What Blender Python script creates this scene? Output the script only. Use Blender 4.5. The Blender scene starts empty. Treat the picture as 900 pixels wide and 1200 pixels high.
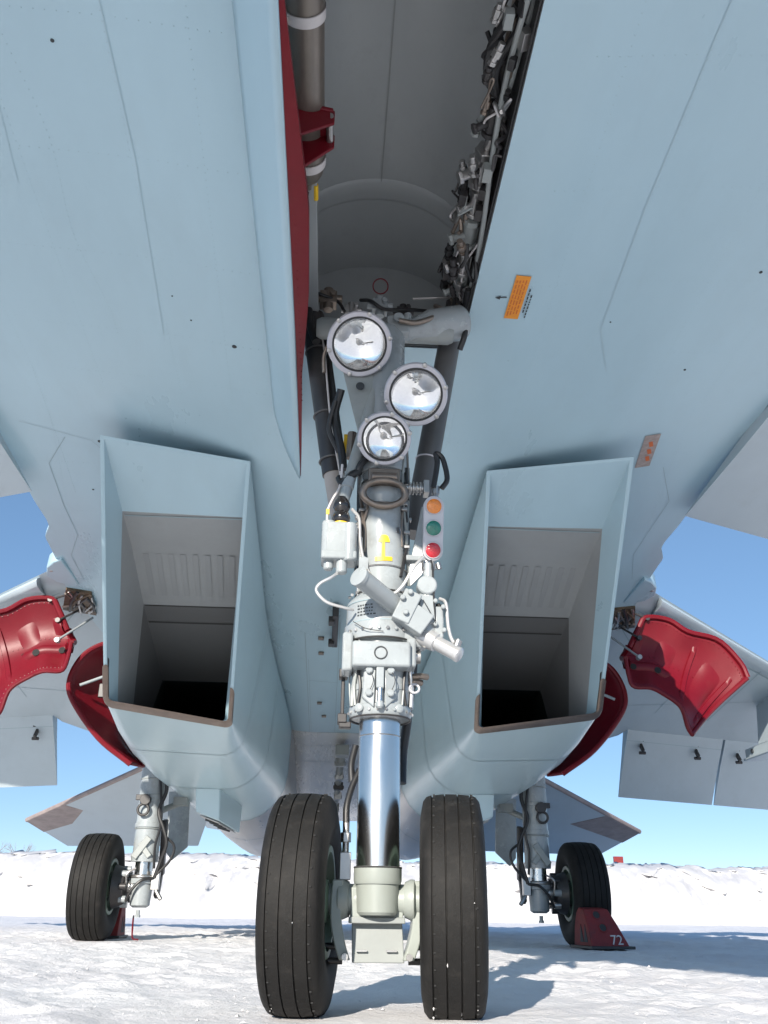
import bpy, math, random
from mathutils import Vector, Matrix, noise
R = math.radians
random.seed(7)
scene = bpy.context.scene
col = scene.collection

# ------------------------------------------------------------------ camera
cam_d = bpy.data.cameras.new('camera'); cam = bpy.data.objects.new('camera', cam_d); col.objects.link(cam)
cam_d.sensor_fit = 'HORIZONTAL'; cam_d.sensor_width = 36.0; cam_d.lens = 1032.0 / 900 * 36
cam_d.clip_start = 0.02; cam_d.clip_end = 6000
def aim(loc, pitch, yaw, roll):
    f = Vector((math.sin(yaw) * math.cos(pitch), math.cos(yaw) * math.cos(pitch), math.sin(pitch)))
    r = Vector((math.cos(yaw), -math.sin(yaw), 0)); u = r.cross(f)
    r2 = math.cos(roll) * r + math.sin(roll) * u; u2 = -math.sin(roll) * r + math.cos(roll) * u
    m = Matrix((r2, u2, -f)).transposed().to_4x4(); m.translation = Vector(loc)
    return m
cam.matrix_world = aim((-0.158, -2.921, 0.275), 0.42503, 0.05513, 0.01441)
scene.camera = cam

# ------------------------------------------------------------------ sky, sun, exposure
SUN_EL, SUN_AZ = R(21.0), R(21.0)          # the light travels aft (+Y) and to +X by SUN_AZ
travel = Vector((math.sin(SUN_AZ) * math.cos(SUN_EL), math.cos(SUN_AZ) * math.cos(SUN_EL), -math.sin(SUN_EL)))
world = bpy.data.worlds.new('World'); scene.world = world; world.use_nodes = True
wn = world.node_tree.nodes; wl = world.node_tree.links; wn.clear()
sky = wn.new('ShaderNodeTexSky'); sky.sky_type = 'NISHITA'; sky.sun_disc = False
sky.sun_elevation = SUN_EL
sky.sun_rotation = math.atan2(-travel.x, -travel.y)
sky.altitude = 3500; sky.air_density = 0.95; sky.dust_density = 0.0; sky.ozone_density = 4.0
bg = wn.new('ShaderNodeBackground'); bg.inputs['Strength'].default_value = 0.15
wo = wn.new('ShaderNodeOutputWorld'); sg_ = wn.new('ShaderNodeGamma'); sg_.inputs[1].default_value = 0.57; hs_ = wn.new('ShaderNodeHueSaturation'); hs_.inputs['Saturation'].default_value = 1.22; hs_.inputs['Value'].default_value = 1.06; wl.new(sky.outputs[0], sg_.inputs[0]); wl.new(sg_.outputs[0], hs_.inputs['Color']); wl.new(hs_.outputs[0], bg.inputs[0]); wl.new(bg.outputs[0], wo.inputs[0])   # gamma: the softer gradient of a hazy winter sky
sd = bpy.data.lights.new('sun', 'SUN'); sd.energy = 3.9; sd.angle = R(0.53); sd.color = (1.0, 0.925, 0.82)
sun = bpy.data.objects.new('sun', sd); col.objects.link(sun)
sun.rotation_euler = travel.to_track_quat('-Z', 'Y').to_euler(); sun.location = (-8, -20, 12)
scene.view_settings.view_transform = 'Standard'; scene.view_settings.look = 'None'
scene.view_settings.gamma = 1; scene.view_settings.use_curve_mapping = False
scene.view_settings.exposure = 1.05
scene.cycles.diffuse_bounces = 5; scene.cycles.max_bounces = 12

# ------------------------------------------------------------------ materials
MATS = {}
def material(name, color, rough=0.5, metal=0.0, var=0.0, vscale=3.0, stretch=(1, 1, 1), bump=0.0, bscale=40.0,
             dirt=None, dirt_amt=0.0, dirt_scale=6.0, spec=0.5, coat=0.0, rvar=0.0, fine=0.0):
    m = bpy.data.materials.new(name); m.use_nodes = True
    nt = m.node_tree; N, L = nt.nodes, nt.links
    b = N['Principled BSDF']
    b.inputs['Roughness'].default_value = rough; b.inputs['Metallic'].default_value = metal
    b.inputs['Specular IOR Level'].default_value = spec; b.inputs['Coat Weight'].default_value = coat
    b.inputs['Coat Roughness'].default_value = 0.15
    b.inputs['Base Color'].default_value = (*color, 1)
    tc = N.new('ShaderNodeTexCoord'); mp = N.new('ShaderNodeMapping'); L.new(tc.outputs['Object'], mp.inputs['Vector'])
    mp.inputs['Scale'].default_value = stretch
    last = None
    if var > 0:
        t = N.new('ShaderNodeTexNoise'); t.inputs['Scale'].default_value = vscale; t.inputs['Detail'].default_value = 6
        t.inputs['Roughness'].default_value = 0.62
        L.new(mp.outputs[0], t.inputs['Vector'])
        r = N.new('ShaderNodeMapRange'); r.inputs[1].default_value = 0.3; r.inputs[2].default_value = 0.7
        r.inputs[3].default_value = 1 - var; r.inputs[4].default_value = 1 + var
        L.new(t.outputs['Fac'], r.inputs[0])
        x = N.new('ShaderNodeVectorMath'); x.operation = 'SCALE'; x.inputs[0].default_value = color
        L.new(r.outputs[0], x.inputs['Scale']); last = x.outputs[0]
        if rvar > 0:
            r2 = N.new('ShaderNodeMapRange'); r2.inputs[1].default_value = 0.3; r2.inputs[2].default_value = 0.7
            r2.inputs[3].default_value = rough - rvar; r2.inputs[4].default_value = rough + rvar
            L.new(t.outputs['Fac'], r2.inputs[0]); L.new(r2.outputs[0], b.inputs['Roughness'])
    if dirt is not None:
        t2 = N.new('ShaderNodeTexNoise'); t2.inputs['Scale'].default_value = dirt_scale; t2.inputs['Detail'].default_value = 9
        t2.inputs['Roughness'].default_value = 0.7
        L.new(mp.outputs[0], t2.inputs['Vector'])
        r = N.new('ShaderNodeMapRange'); r.inputs[1].default_value = 0.52; r.inputs[2].default_value = 0.78
        r.inputs[3].default_value = 0; r.inputs[4].default_value = dirt_amt
        L.new(t2.outputs['Fac'], r.inputs[0])
        mx = N.new('ShaderNodeMix'); mx.data_type = 'RGBA'
        mx.inputs['A'].default_value = (*color, 1); mx.inputs['B'].default_value = (*dirt, 1)
        if last: L.new(last, mx.inputs['A'])
        L.new(r.outputs[0], mx.inputs['Factor']); last = mx.outputs['Result']
    if last: L.new(last, b.inputs['Base Color'])
    if bump > 0:
        t3 = N.new('ShaderNodeTexNoise'); t3.inputs['Scale'].default_value = bscale; t3.inputs['Detail'].default_value = 5
        L.new(mp.outputs[0], t3.inputs['Vector'])
        bp = N.new('ShaderNodeBump'); bp.inputs['Strength'].default_value = bump; bp.inputs['Distance'].default_value = 0.01
        L.new(t3.outputs['Fac'], bp.inputs['Height']); L.new(bp.outputs[0], b.inputs['Normal'])
    MATS[name] = m
    return m
M = MATS
material('blue_paint', (0.368, 0.510, 0.578), 0.31, var=0.05, vscale=1.1, stretch=(1.6, .5, 1.2), bump=0.10, bscale=2.2, dirt=(.26, .31, .33), dirt_amt=.10, dirt_scale=3.2, rvar=.06)
material('belly_paint', (0.43, 0.555, 0.60), 0.27, var=0.035, vscale=1.4, stretch=(2.0, .3, 1.6))
material('aft_belly', (0.52, 0.525, 0.50), 0.27, var=.06, vscale=3, stretch=(2.4, .3, 2), bump=.05, bscale=5, rvar=.05)
material('bare_metal', (0.55, 0.53, 0.51), 0.34, metal=.75, var=.10, vscale=3, stretch=(3, .5, 3), bump=.12, bscale=6, rvar=.07)
material('wing_paint', (0.40, 0.47, 0.51), 0.36, var=0.05, vscale=2.0, stretch=(1, .5, 1), bump=0.05, bscale=9, dirt=(.25, .26, .26), dirt_amt=.18)
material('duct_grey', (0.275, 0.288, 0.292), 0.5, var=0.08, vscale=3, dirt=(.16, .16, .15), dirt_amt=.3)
material('duct_mid_shade', (0.105, 0.107, 0.108), 0.6)  # duct grey darkened: shade behind the ramp put into the colour
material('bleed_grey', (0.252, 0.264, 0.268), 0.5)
material('duct_deep_shade', (0.02, 0.036, 0.038), 0.6)  # near-black colour stands in for the shade deep inside the duct
material('well_grey', (0.335, 0.355, 0.36), 0.33, var=0.08, vscale=3, stretch=(1, .6, 1), dirt=(.12, .12, .12), dirt_amt=.3, bump=.05, bscale=12)
material('gear_white', (0.295, 0.322, 0.333), 0.24, var=0.05, vscale=9, dirt=(.13, .125, .115), dirt_amt=.42, dirt_scale=11, bump=.05, bscale=60, rvar=.08)
material('gear_grey', (0.25, 0.27, 0.265), 0.42, var=0.07, vscale=8, dirt=(.2, .2, .19), dirt_amt=.3, dirt_scale=12)
material('pale_olive', (0.285, 0.312, 0.29), 0.38, var=0.04, vscale=9, dirt=(.3, .3, .26), dirt_amt=.25, dirt_scale=15)
material('chrome', (0.62, 0.615, 0.61), 0.24, metal=1.0, var=0.05, vscale=6, stretch=(3, 3, .6), rvar=.05)
material('bright_alloy', (0.55, 0.55, 0.55), 0.28, metal=0.55, var=.06, vscale=12)
material('steel', (0.42, 0.41, 0.40), 0.35, metal=0.9, var=0.12, vscale=14)
material('brown_steel', (0.23, 0.19, 0.16), 0.42, metal=0.75, var=0.15, vscale=14, dirt=(.30, .24, .18), dirt_amt=.4, dirt_scale=20)
material('lip_metal', (0.21, 0.165, 0.14), 0.36, metal=0.8, var=0.12, vscale=10, dirt=(.30, .24, .19), dirt_amt=.5, dirt_scale=18)
material('bottle_metal', (0.21, 0.185, 0.16), 0.38, metal=0.55, var=0.18, vscale=5, stretch=(3, .8, 1), dirt=(.12, .10, .085), dirt_amt=.5, dirt_scale=8)
material('red_paint', (0.135, 0.0035, 0.010), 0.42, spec=.3, var=0.10, vscale=5, dirt=(.14, .02, .02), dirt_amt=.4, dirt_scale=9, bump=.06, bscale=30)
material('chock_red', (0.20, 0.016, 0.016), 0.6, var=0.18, vscale=10, dirt=(.05, .03, .03), dirt_amt=.8, dirt_scale=9, bump=.2, bscale=50)
material('rubber', (0.0095, 0.009, 0.0085), 0.70, spec=.28, var=0.18, vscale=9, dirt=(.042, .038, .034), dirt_amt=.55, dirt_scale=16, bump=.12, bscale=90)
material('groove', (0.010, 0.010, 0.010), 0.8)
material('black_hose', (0.016, 0.016, 0.017), 0.45, var=.2, vscale=20)
material('dark_brace', (0.030, 0.028, 0.029), 0.42, var=.25, vscale=7, dirt=(.08, .07, .06), dirt_amt=.4, dirt_scale=11)
material('brace_grey', (0.085, 0.083, 0.083), 0.4, var=.15, vscale=6)
material('brace_tan', (0.36, 0.32, 0.29), 0.45, var=.1, vscale=8)
material('black_gloss', (0.012, 0.011, 0.011), 0.14, coat=.5)
material('white_paint', (0.48, 0.48, 0.51), 0.4, var=.03, vscale=10)
material('strap_white', (0.58, 0.55, 0.54), 0.45, var=.06, vscale=20)
material('hub_green', (0.10, 0.15, 0.11), 0.45, var=.15, vscale=10)
material('yellow_paint', (0.80, 0.50, 0.02), 0.45, var=.06, vscale=30)
material('orange_placard', (0.74, 0.27, 0.02), 0.4, var=.12, vscale=25, stretch=(1, 3, 1))
material('placard_red', (0.55, 0.12, 0.02), 0.5)
material('ink', (0.03, 0.035, 0.04), 0.6)
material('seam', (0.28, 0.37, 0.405), 0.6)
material('faint_seam', (0.362, 0.487, 0.538), 0.5)
material('seam_black', (0.035, 0.035, 0.035), 0.7)
material('worn_patch', (0.33, 0.27, 0.25), 0.6, var=.2, vscale=30, dirt=(.15, .12, .12), dirt_amt=.8, dirt_scale=40)
material('tip_brown', (0.26, 0.215, 0.205), 0.6, var=.2, vscale=6, dirt=(.17, .12, .11), dirt_amt=.6, dirt_scale=5)
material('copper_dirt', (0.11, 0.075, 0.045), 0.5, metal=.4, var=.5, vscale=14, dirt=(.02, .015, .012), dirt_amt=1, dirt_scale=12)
material('bare_bark', (0.24, 0.21, 0.21), 0.9)
material('ring_grey', (0.46, 0.45, 0.48), 0.36, metal=.25, var=.04, vscale=20)
material('mirror', (0.93, 0.93, 0.92), 0.035, metal=1.0)
def lens_mat(name, color, rough=.06):
    m = bpy.data.materials.new(name); m.use_nodes = True; b = m.node_tree.nodes['Principled BSDF']
    b.inputs['Base Color'].default_value = (*color, 1); b.inputs['Roughness'].default_value = rough
    b.inputs['Transmission Weight'].default_value = 1.0; b.inputs['IOR'].default_value = 1.45
    M[name] = m
lens_mat('clear_glass', (1, 1, 1), .0)
def coloured(name, color):
    m = material(name, color, 0.12, coat=.8, var=.25, vscale=60, bump=.35, bscale=220)
coloured('amber_lens', (0.72, 0.20, 0.01)); coloured('green_lens', (0.0, 0.16, 0.11)); coloured('red_lens', (0.45, 0.008, 0.02))

def snow_mat(name, chunk, col_=(0.86, 0.855, 0.87)):
    m = bpy.data.materials.new(name); m.use_nodes = True; nt = m.node_tree; N, L = nt.nodes, nt.links
    b = N['Principled BSDF']; b.inputs['Roughness'].default_value = .55; b.inputs['Specular IOR Level'].default_value = .35
    tc = N.new('ShaderNodeTexCoord')
    t = N.new('ShaderNodeTexNoise'); t.inputs['Scale'].default_value = .9; t.inputs['Detail'].default_value = 8; t.inputs['Roughness'].default_value = .65
    L.new(tc.outputs['Object'], t.inputs['Vector'])
    cr = N.new('ShaderNodeValToRGB'); e = cr.color_ramp.elements
    e[0].position = .30; e[0].color = (col_[0] * .84, col_[1] * .83, col_[2] * .845, 1)
    e[1].position = .62; e[1].color = (*col_, 1)
    L.new(t.outputs['Fac'], cr.inputs[0])
    g = N.new('ShaderNodeTexNoise'); g.inputs['Scale'].default_value = 7; g.inputs['Detail'].default_value = 10; g.inputs['Roughness'].default_value = .75
    L.new(tc.outputs['Object'], g.inputs['Vector'])
    gr = N.new('ShaderNodeMapRange'); gr.inputs[1].default_value = .66; gr.inputs[2].default_value = .82; gr.inputs[3].default_value = 0; gr.inputs[4].default_value = .55
    L.new(g.outputs['Fac'], gr.inputs[0])
    mx = N.new('ShaderNodeMix'); mx.data_type = 'RGBA'; mx.inputs['B'].default_value = (.42, .38, .36, 1)
    L.new(cr.outputs[0], mx.inputs['A']); L.new(gr.outputs[0], mx.inputs['Factor']); L.new(mx.outputs['Result'], b.inputs['Base Color'])
    n2 = N.new('ShaderNodeTexNoise'); n2.inputs['Scale'].default_value = chunk; n2.inputs['Detail'].default_value = 9; n2.inputs['Roughness'].default_value = .7
    L.new(tc.outputs['Object'], n2.inputs['Vector'])
    bp = N.new('ShaderNodeBump'); bp.inputs['Strength'].default_value = .6; bp.inputs['Distance'].default_value = .03
    L.new(n2.outputs['Fac'], bp.inputs['Height']); L.new(bp.outputs[0], b.inputs['Normal'])
    M[name] = m
snow_mat('snow', 22, (.86, .845, .845)); snow_mat('bank_snow', 3.2, (.58, .58, .59))

# ------------------------------------------------------------------ mesh helpers
def basis(d, up=(0, 0, 1)):
    d = Vector(d).normalized(); u = Vector(up)
    if abs(d.dot(u)) > .96: u = Vector((0, 1, 0)) if abs(d.y) < .9 else Vector((1, 0, 0))
    x = u.cross(d).normalized(); return x, d.cross(x).normalized(), d
def smooth_path(pts, k=6):
    P = [Vector(p) for p in pts]
    if len(P) < 3: return P
    Q = [2 * P[0] - P[1]] + P + [2 * P[-1] - P[-2]]; out = []
    for i in range(1, len(Q) - 2):
        a, b, c, d = Q[i - 1:i + 3]
        for j in range(k):
            t = j / k
            out.append(.5 * ((2 * b) + (c - a) * t + (2 * a - 5 * b + 4 * c - d) * t * t + (3 * b - a - 3 * c + d) * t ** 3))
    out.append(P[-1]); return out
class MB:
    def __init__(s): s.v = []; s.f = []; s.m = []
    def add(s, vs, fs, mi=0):
        o = len(s.v); s.v += [tuple(v) for v in vs]; s.f += [tuple(i + o for i in f) for f in fs]; s.m += [mi] * len(fs); return s
    def box(s, c, size, rot=None, mi=0):
        h = Vector(size) / 2; rm = rot if rot is not None else Matrix.Identity(3); c = Vector(c)
        vs = [c + rm @ Vector((sx * h.x, sy * h.y, sz * h.z)) for sx in (-1, 1) for sy in (-1, 1) for sz in (-1, 1)]
        return s.add(vs, [(0, 1, 3, 2), (4, 6, 7, 5), (0, 4, 5, 1), (2, 3, 7, 6), (0, 2, 6, 4), (1, 5, 7, 3)], mi)
    def rings(s, rs, close=True, cap0=False, cap1=False, mi=0):
        n = len(rs[0]); vs = [p for r in rs for p in r]; fs = []
        for i in range(len(rs) - 1):
            for j in range(n if close else n - 1):
                k = (j + 1) % n
                fs.append((i * n + j, i * n + k, (i + 1) * n + k, (i + 1) * n + j))
        if cap0: fs.append(tuple(reversed(range(n))))
        if cap1: fs.append(tuple((len(rs) - 1) * n + j for j in range(n)))
        return s.add(vs, fs, mi)
    def lathe(s, o, d, prof, n=32, up=(0, 0, 1), cap0=True, cap1=True, mi=0):
        x, y, z = basis(d, up); o = Vector(o)
        rs = [[o + z * h + (x * math.cos(2 * math.pi * j / n) + y * math.sin(2 * math.pi * j / n)) * max(r, 1e-4) for j in range(n)] for h, r in prof]
        return s.rings(rs, True, cap0, cap1, mi)
    def cyl(s, a, b, r, r1=None, n=20, mi=0):
        a, b = Vector(a), Vector(b); return s.lathe(a, b - a, [(0, r), ((b - a).length, r if r1 is None else r1)], n, mi=mi)
    def tube(s, pts, r, n=8, smooth=True, k=6, mi=0):
        P = smooth_path(pts, k) if smooth else [Vector(p) for p in pts]; rs = []; px = None
        for i, p in enumerate(P):
            d = (P[min(i + 1, len(P) - 1)] - P[max(i - 1, 0)]).normalized()
            if px is None: x, y, _ = basis(d)
            else:
                x = (px - d * px.dot(d)).normalized(); y = d.cross(x)
            px = x
            rr = r(i / (len(P) - 1)) if callable(r) else r
            rs.append([p + (x * math.cos(2 * math.pi * j / n) + y * math.sin(2 * math.pi * j / n)) * rr for j in range(n)])
        return s.rings(rs, True, True, True, mi)
    def torus(s, c, d, R0, r, n=40, m=10, sx=1.0, up=(0, 0, 1), mi=0):
        x, y, z = basis(d, up); c = Vector(c); rs = []
        for i in range(n):
            a = 2 * math.pi * i / n; e = x * math.cos(a) * sx + y * math.sin(a); er = e.normalized()
            rs.append([c + e * R0 + (er * math.cos(2 * math.pi * j / m) + z * math.sin(2 * math.pi * j / m)) * r for j in range(m)])
        rs.append(rs[0]); return s.rings(rs, True, mi=mi)
    def prism(s, poly, off, mi=0):
        P = [Vector(p) for p in poly]; o = Vector(off); n = len(P)
        vs = P + [p + o for p in P]
        fs = [tuple(reversed(range(n))), tuple(range(n, 2 * n))] + [(i, (i + 1) % n, n + (i + 1) % n, n + i) for i in range(n)]
        return s.add(vs, fs, mi)
    def grid(s, fn, nu, nv, mi=0, skip=None):
        vs = [fn(i / nu, j / nv) for i in range(nu + 1) for j in range(nv + 1)]
        fs = [(i * (nv + 1) + j, (i + 1) * (nv + 1) + j, (i + 1) * (nv + 1) + j + 1, i * (nv + 1) + j + 1)
              for i in range(nu) for j in range(nv) if not (skip and skip(i, j))]
        return s.add(vs, fs, mi)
def link(name, mb, mats, parent=None, sharp=38, bevel=0, solid=0, label=None, recalc=True):
    me = bpy.data.meshes.new(name); me.from_pydata(mb.v, [], mb.f); me.update()
    for mt in (mats if isinstance(mats, (list, tuple)) else [mats]): me.materials.append(M[mt])
    for p, mi in zip(me.polygons, mb.m): p.material_index = mi
    if recalc:
        import bmesh
        b = bmesh.new(); b.from_mesh(me); bmesh.ops.recalc_face_normals(b, faces=b.faces); b.to_mesh(me); b.free()
    me.shade_smooth(); me.set_sharp_from_angle(angle=R(sharp))
    o = bpy.data.objects.new(name, me); col.objects.link(o)
    if parent: o.parent = parent
    if solid:
        md = o.modifiers.new('thick', 'SOLIDIFY'); md.thickness = solid; md.offset = 0
    if bevel:
        md = o.modifiers.new('edge', 'BEVEL'); md.width = bevel; md.segments = 2; md.limit_method = 'ANGLE'; md.angle_limit = R(40)
    if label: o['label'] = label
    return o
def tag(o, label, cat, group=None, kind=None):
    if label: o['label'] = label
    if cat: o['category'] = cat
    if group: o['group'] = group
    if kind: o['kind'] = kind
    return o
def empty(name, loc=(0, 0, 0), rz=0):
    e = bpy.data.objects.new(name, None); e.location = loc; e.rotation_euler = (0, 0, rz); e.empty_display_size = .2; col.objects.link(e); return e
def interp(x, xs, ys):
    if x <= xs[0]: return ys[0]
    for i in range(1, len(xs)):
        if x <= xs[i]:
            t = (x - xs[i - 1]) / (xs[i] - xs[i - 1]); return ys[i - 1] + t * (ys[i] - ys[i - 1])
    return ys[-1]
def sinterp(x, xs, ys):
    if x <= xs[0]: return ys[0]
    for i in range(1, len(xs)):
        if x <= xs[i]:
            t = (x - xs[i - 1]) / (xs[i] - xs[i - 1])
            def sl(k):
                if k <= 0 or k >= len(xs) - 1: return (ys[min(k + 1, len(xs) - 1)] - ys[max(k - 1, 0)]) / (xs[min(k + 1, len(xs) - 1)] - xs[max(k - 1, 0)])
                return (ys[k + 1] - ys[k - 1]) / (xs[k + 1] - xs[k - 1])
            h = xs[i] - xs[i - 1]; m0, m1 = sl(i - 1) * h, sl(i) * h; a, b = ys[i - 1], ys[i]
            return (2 * t ** 3 - 3 * t * t + 1) * a + (t ** 3 - 2 * t * t + t) * m0 + (-2 * t ** 3 + 3 * t * t) * b + (t ** 3 - t * t) * m1
    return ys[-1]

# ------------------------------------------------------------------ ground and snow bank
def fbm(x, y, o=4, z=0.0):
    return noise.fractal(Vector((x, y, z)), 1.0, 2.0, o)
def ground_h(x, y):
    d = math.hypot(x - .2, y + 2.9)
    a = 1.0 if d < 14 else max(.35, 14 / d)
    h = .020 * fbm(x * .9, y * .9, 3) + .012 * fbm(x * 3.1, y * 3.1, 3, 4) * a
    h += .013 * max(0, fbm(x * 7, y * 7, 3, 9)) * a + .030 * max(0, abs(fbm(x * 4, y * 4, 3, 2)) - .1) * a
    near = min(math.hypot(x, y), math.hypot(x - 2.27, y - 6.0), math.hypot(x + 2.27, y - 6.0))
    return (h - .006) * min(1, max(.25, near / 1.2)) - .004
def spaced(a, b, fine0, fine1, step, far):
    out = [fine0]
    while out[-1] < fine1: out.append(out[-1] + step)
    s = step; x = out[-1]
    while x < b: s = min(s * far, 90); x += s; out.append(x)
    s = step; x = fine0; pre = []
    while x > a: s = min(s * far, 90); x -= s; pre.append(x)
    return pre[::-1] + out
gx = spaced(-2500, 2500, -3.6, 4.6, .035, 1.06); gy = spaced(-300, 3000, -1.6, 8.5, .035, 1.05)
g = MB(); g.v = [(x, y, ground_h(x, y) if y < 60 and abs(x) < 60 else 0) for x in gx for y in gy]
ny = len(gy)
g.f = [(i * ny + j, (i + 1) * ny + j, (i + 1) * ny + j + 1, i * ny + j + 1) for i in range(len(gx) - 1) for j in range(ny - 1)]; g.m = [0] * len(g.f)
tag(link('snow_ground', g, 'snow', sharp=180, recalc=False), 'packed bumpy snow covering the airfield apron under the jet', None, kind='structure')
cl_ = MB(); random.seed(77)
for k in range(1500):
    d = random.uniform(.5, 1) ** 2.2 * 11; y = -1.9 + random.random() ** 1.6 * 11; x = random.uniform(-1, 1) * (1.1 + .62 * (y + 2.9)) + .25
    if min(math.hypot(x - .23, y), math.hypot(x + .23, y)) < .16: continue
    if fbm(x * .8, y * .8, 2, 31) < -.05: continue
    r = random.uniform(.003, .009) * (1 + .06 * max(0, y)); z = ground_h(x, y); c = Vector((x, y, z + r * .2))
    J = lambda: random.uniform(.6, 1.3)
    cl_.add([c + Vector(v) * r * J() for v in ((1, 0, 0), (.3, .95, 0), (-.8, .6, 0), (-.8, -.6, 0), (.3, -.95, 0), (0.1, 0, .9))], [(0, 1, 5), (1, 2, 5), (2, 3, 5), (3, 4, 5), (4, 0, 5)])
tag(link('snow_clods', cl_, 'snow', sharp=50), 'loose crumbs of snow scattered over the packed apron', None, kind='stuff')
bk = MB()
xs = [-75 + i * .22 for i in range(int(165 / .22))]
prof_t = [i / 34 for i in range(35)]
def bank_pt(x, t):
    H = 1.86 + .07 * fbm(x * .10, 3.3, 2) + .06 * fbm(x * .5, 1.1, 3) + interp(x, [-12, -6, -3, 0, 6], [0, .1, .12, 0, 0])
    y = 26.0 + t * 8.0 + .9 * fbm(x * .21, 7.7, 2)
    z = H * min(1, math.sin(min(1, t / .42) * math.pi / 2)) if t < .75 else H * (1 - ((t - .75) / .25) ** 1.6)
    n1 = fbm(x * .8, y * .8, 4, z); n2 = fbm(x * 2.6, y * 2.6, 3, z * 2.6)
    k = min(1, t * 8) * min(1, (1 - t) * 8)
    n3 = fbm(x * 5.5, z * 5.5, 3, y * 3)
    return (x + .12 * n2 * k, y + (.5 * n1 + .38 * n2 + .16 * n3) * k, z + (.13 * n1 + .11 * n2) * k - .03)
bk.grid(lambda u, v: bank_pt(-60 + u * 125, v), 1100, 44)
tag(link('snow_bank', bk, 'bank_snow', sharp=180), 'long ploughed snow bank along the edge of the apron', None, kind='structure')

# ------------------------------------------------------------------ the jet
jet = empty('fighter_jet')
tag(jet, 'pale blue twin-engined fighter jet standing on its landing gear, seen from below', 'aircraft')
YW = [-6.6, -6.2, -5.2, -4, -3, -2, -1, 0, 1, 2, 2.6, 2.9, 3.0, 3.1, 3.2, 3.3, 3.5, 3.8, 4.2, 6, 8, 10, 12, 14]
WW = [.04, .25, .62, .92, 1.15, 1.38, 1.62, 1.92, 2.11, 2.18, 2.215, 2.215, 2.23, 2.275, 2.315, 2.32, 2.335, 2.36, 2.42, 2.3, 2.1, 2.1, 1.6, .5]
def wid(y): return interp(y, YW, WW)
def zc(y): return sinterp(y, [-6.6, -5, -3.5, -1.5, .3, 2, 4, 7, 10, 12, 14], [3.15, 2.85, 2.66, 2.575, 2.56, 2.56, 2.49, 2.28, 2.0, 1.80, 1.75])
def rise(ax): return sinterp(ax, [0, .35, .55, .7, .9, 1.46, 2.1, 2.6], [0, 0, .008, .035, .075, .14, .205, .23])
def zb(x, y): return zc(y) + rise(abs(x)) * interp(y, [-6.6, -5, -3], [.6, .8, 1])
WX0, WX1, WY0, WY1 = -.42, .354, -3.1, .335      # the nose wheel bay's opening
ys = [-6.6, -6.4, -6.2, -5.9, -5.5, -5, -4.5, -4, -3.55, WY0] + [WY0 + (WY1 - WY0) * i / 16 for i in range(1, 17)] + \
     [WY1 + (2.4 - WY1) * i / 14 for i in range(1, 15)] + [2.4 + .06 * i for i in range(1, 31)] + [4.2 + (14 - 4.2) * i / 30 for i in range(1, 31)]
NL, NM = 18, 10
def cols(y):
    w = wid(y); k = min(1, w / .9); a, b = WX0 * k, WX1 * k
    return [-w + (a + w) * i / NL for i in range(NL)] + [a + (b - a) * i / NM for i in range(NM)] + [b + (w - b) * i / NL for i in range(NL + 1)]
H = lambda y: sinterp(y, [-6.6, -5.5, -4, -2, 0, 4, 8, 12, 14], [.02, .55, 1.1, 1.55, 1.6, 1.25, .85, .5, .2])
fu = MB(); lowv = []; upv = []
for y in ys:
    for x in cols(y):
        lowv.append((x, y, zb(x, y)))
for y in ys:
    w = wid(y); cw = min(w, 1.0)
    for x in cols(y):
        e = zb(w, y) + .035 + .10 * (1 - (abs(x) / w) ** 2)
        upv.append((x, y, e + H(y) * math.sqrt(max(0, 1 - (min(abs(x), cw) / cw) ** 2))))
nc = 2 * NL + NM + 1
lf = []; uf = []; lm = []
for i in range(len(ys) - 1):
    for j in range(nc - 1):
        inwell = WY0 - 1e-6 <= ys[i] < WY1 - 1e-6 and NL <= j < NL + NM
        if not inwell: lf.append((i * nc + j, (i + 1) * nc + j, (i + 1) * nc + j + 1, i * nc + j + 1)); lm.append(1 if ys[i] > 7.75 else 0)
        uf.append((i * nc + j, i * nc + j + 1, (i + 1) * nc + j + 1, (i + 1) * nc + j))
fu.add(lowv, lf); fu.m = lm; fu.add(upv, uf)
o2 = len(lowv)
side = []
for i in range(len(ys) - 1):
    for j, fl in ((0, 1), (nc - 1, 0)):
        q = (i * nc + j, (i + 1) * nc + j, o2 + (i + 1) * nc + j, o2 + i * nc + j)
        side.append(q if fl == 0 else tuple(reversed(q)))
fu.f += side; fu.m += [0] * len(side)
fus = link('fuselage', fu, ['blue_paint', 'aft_belly'], jet, sharp=50, recalc=False, label='pale blue underside of the fuselage and wing root extensions')

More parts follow.
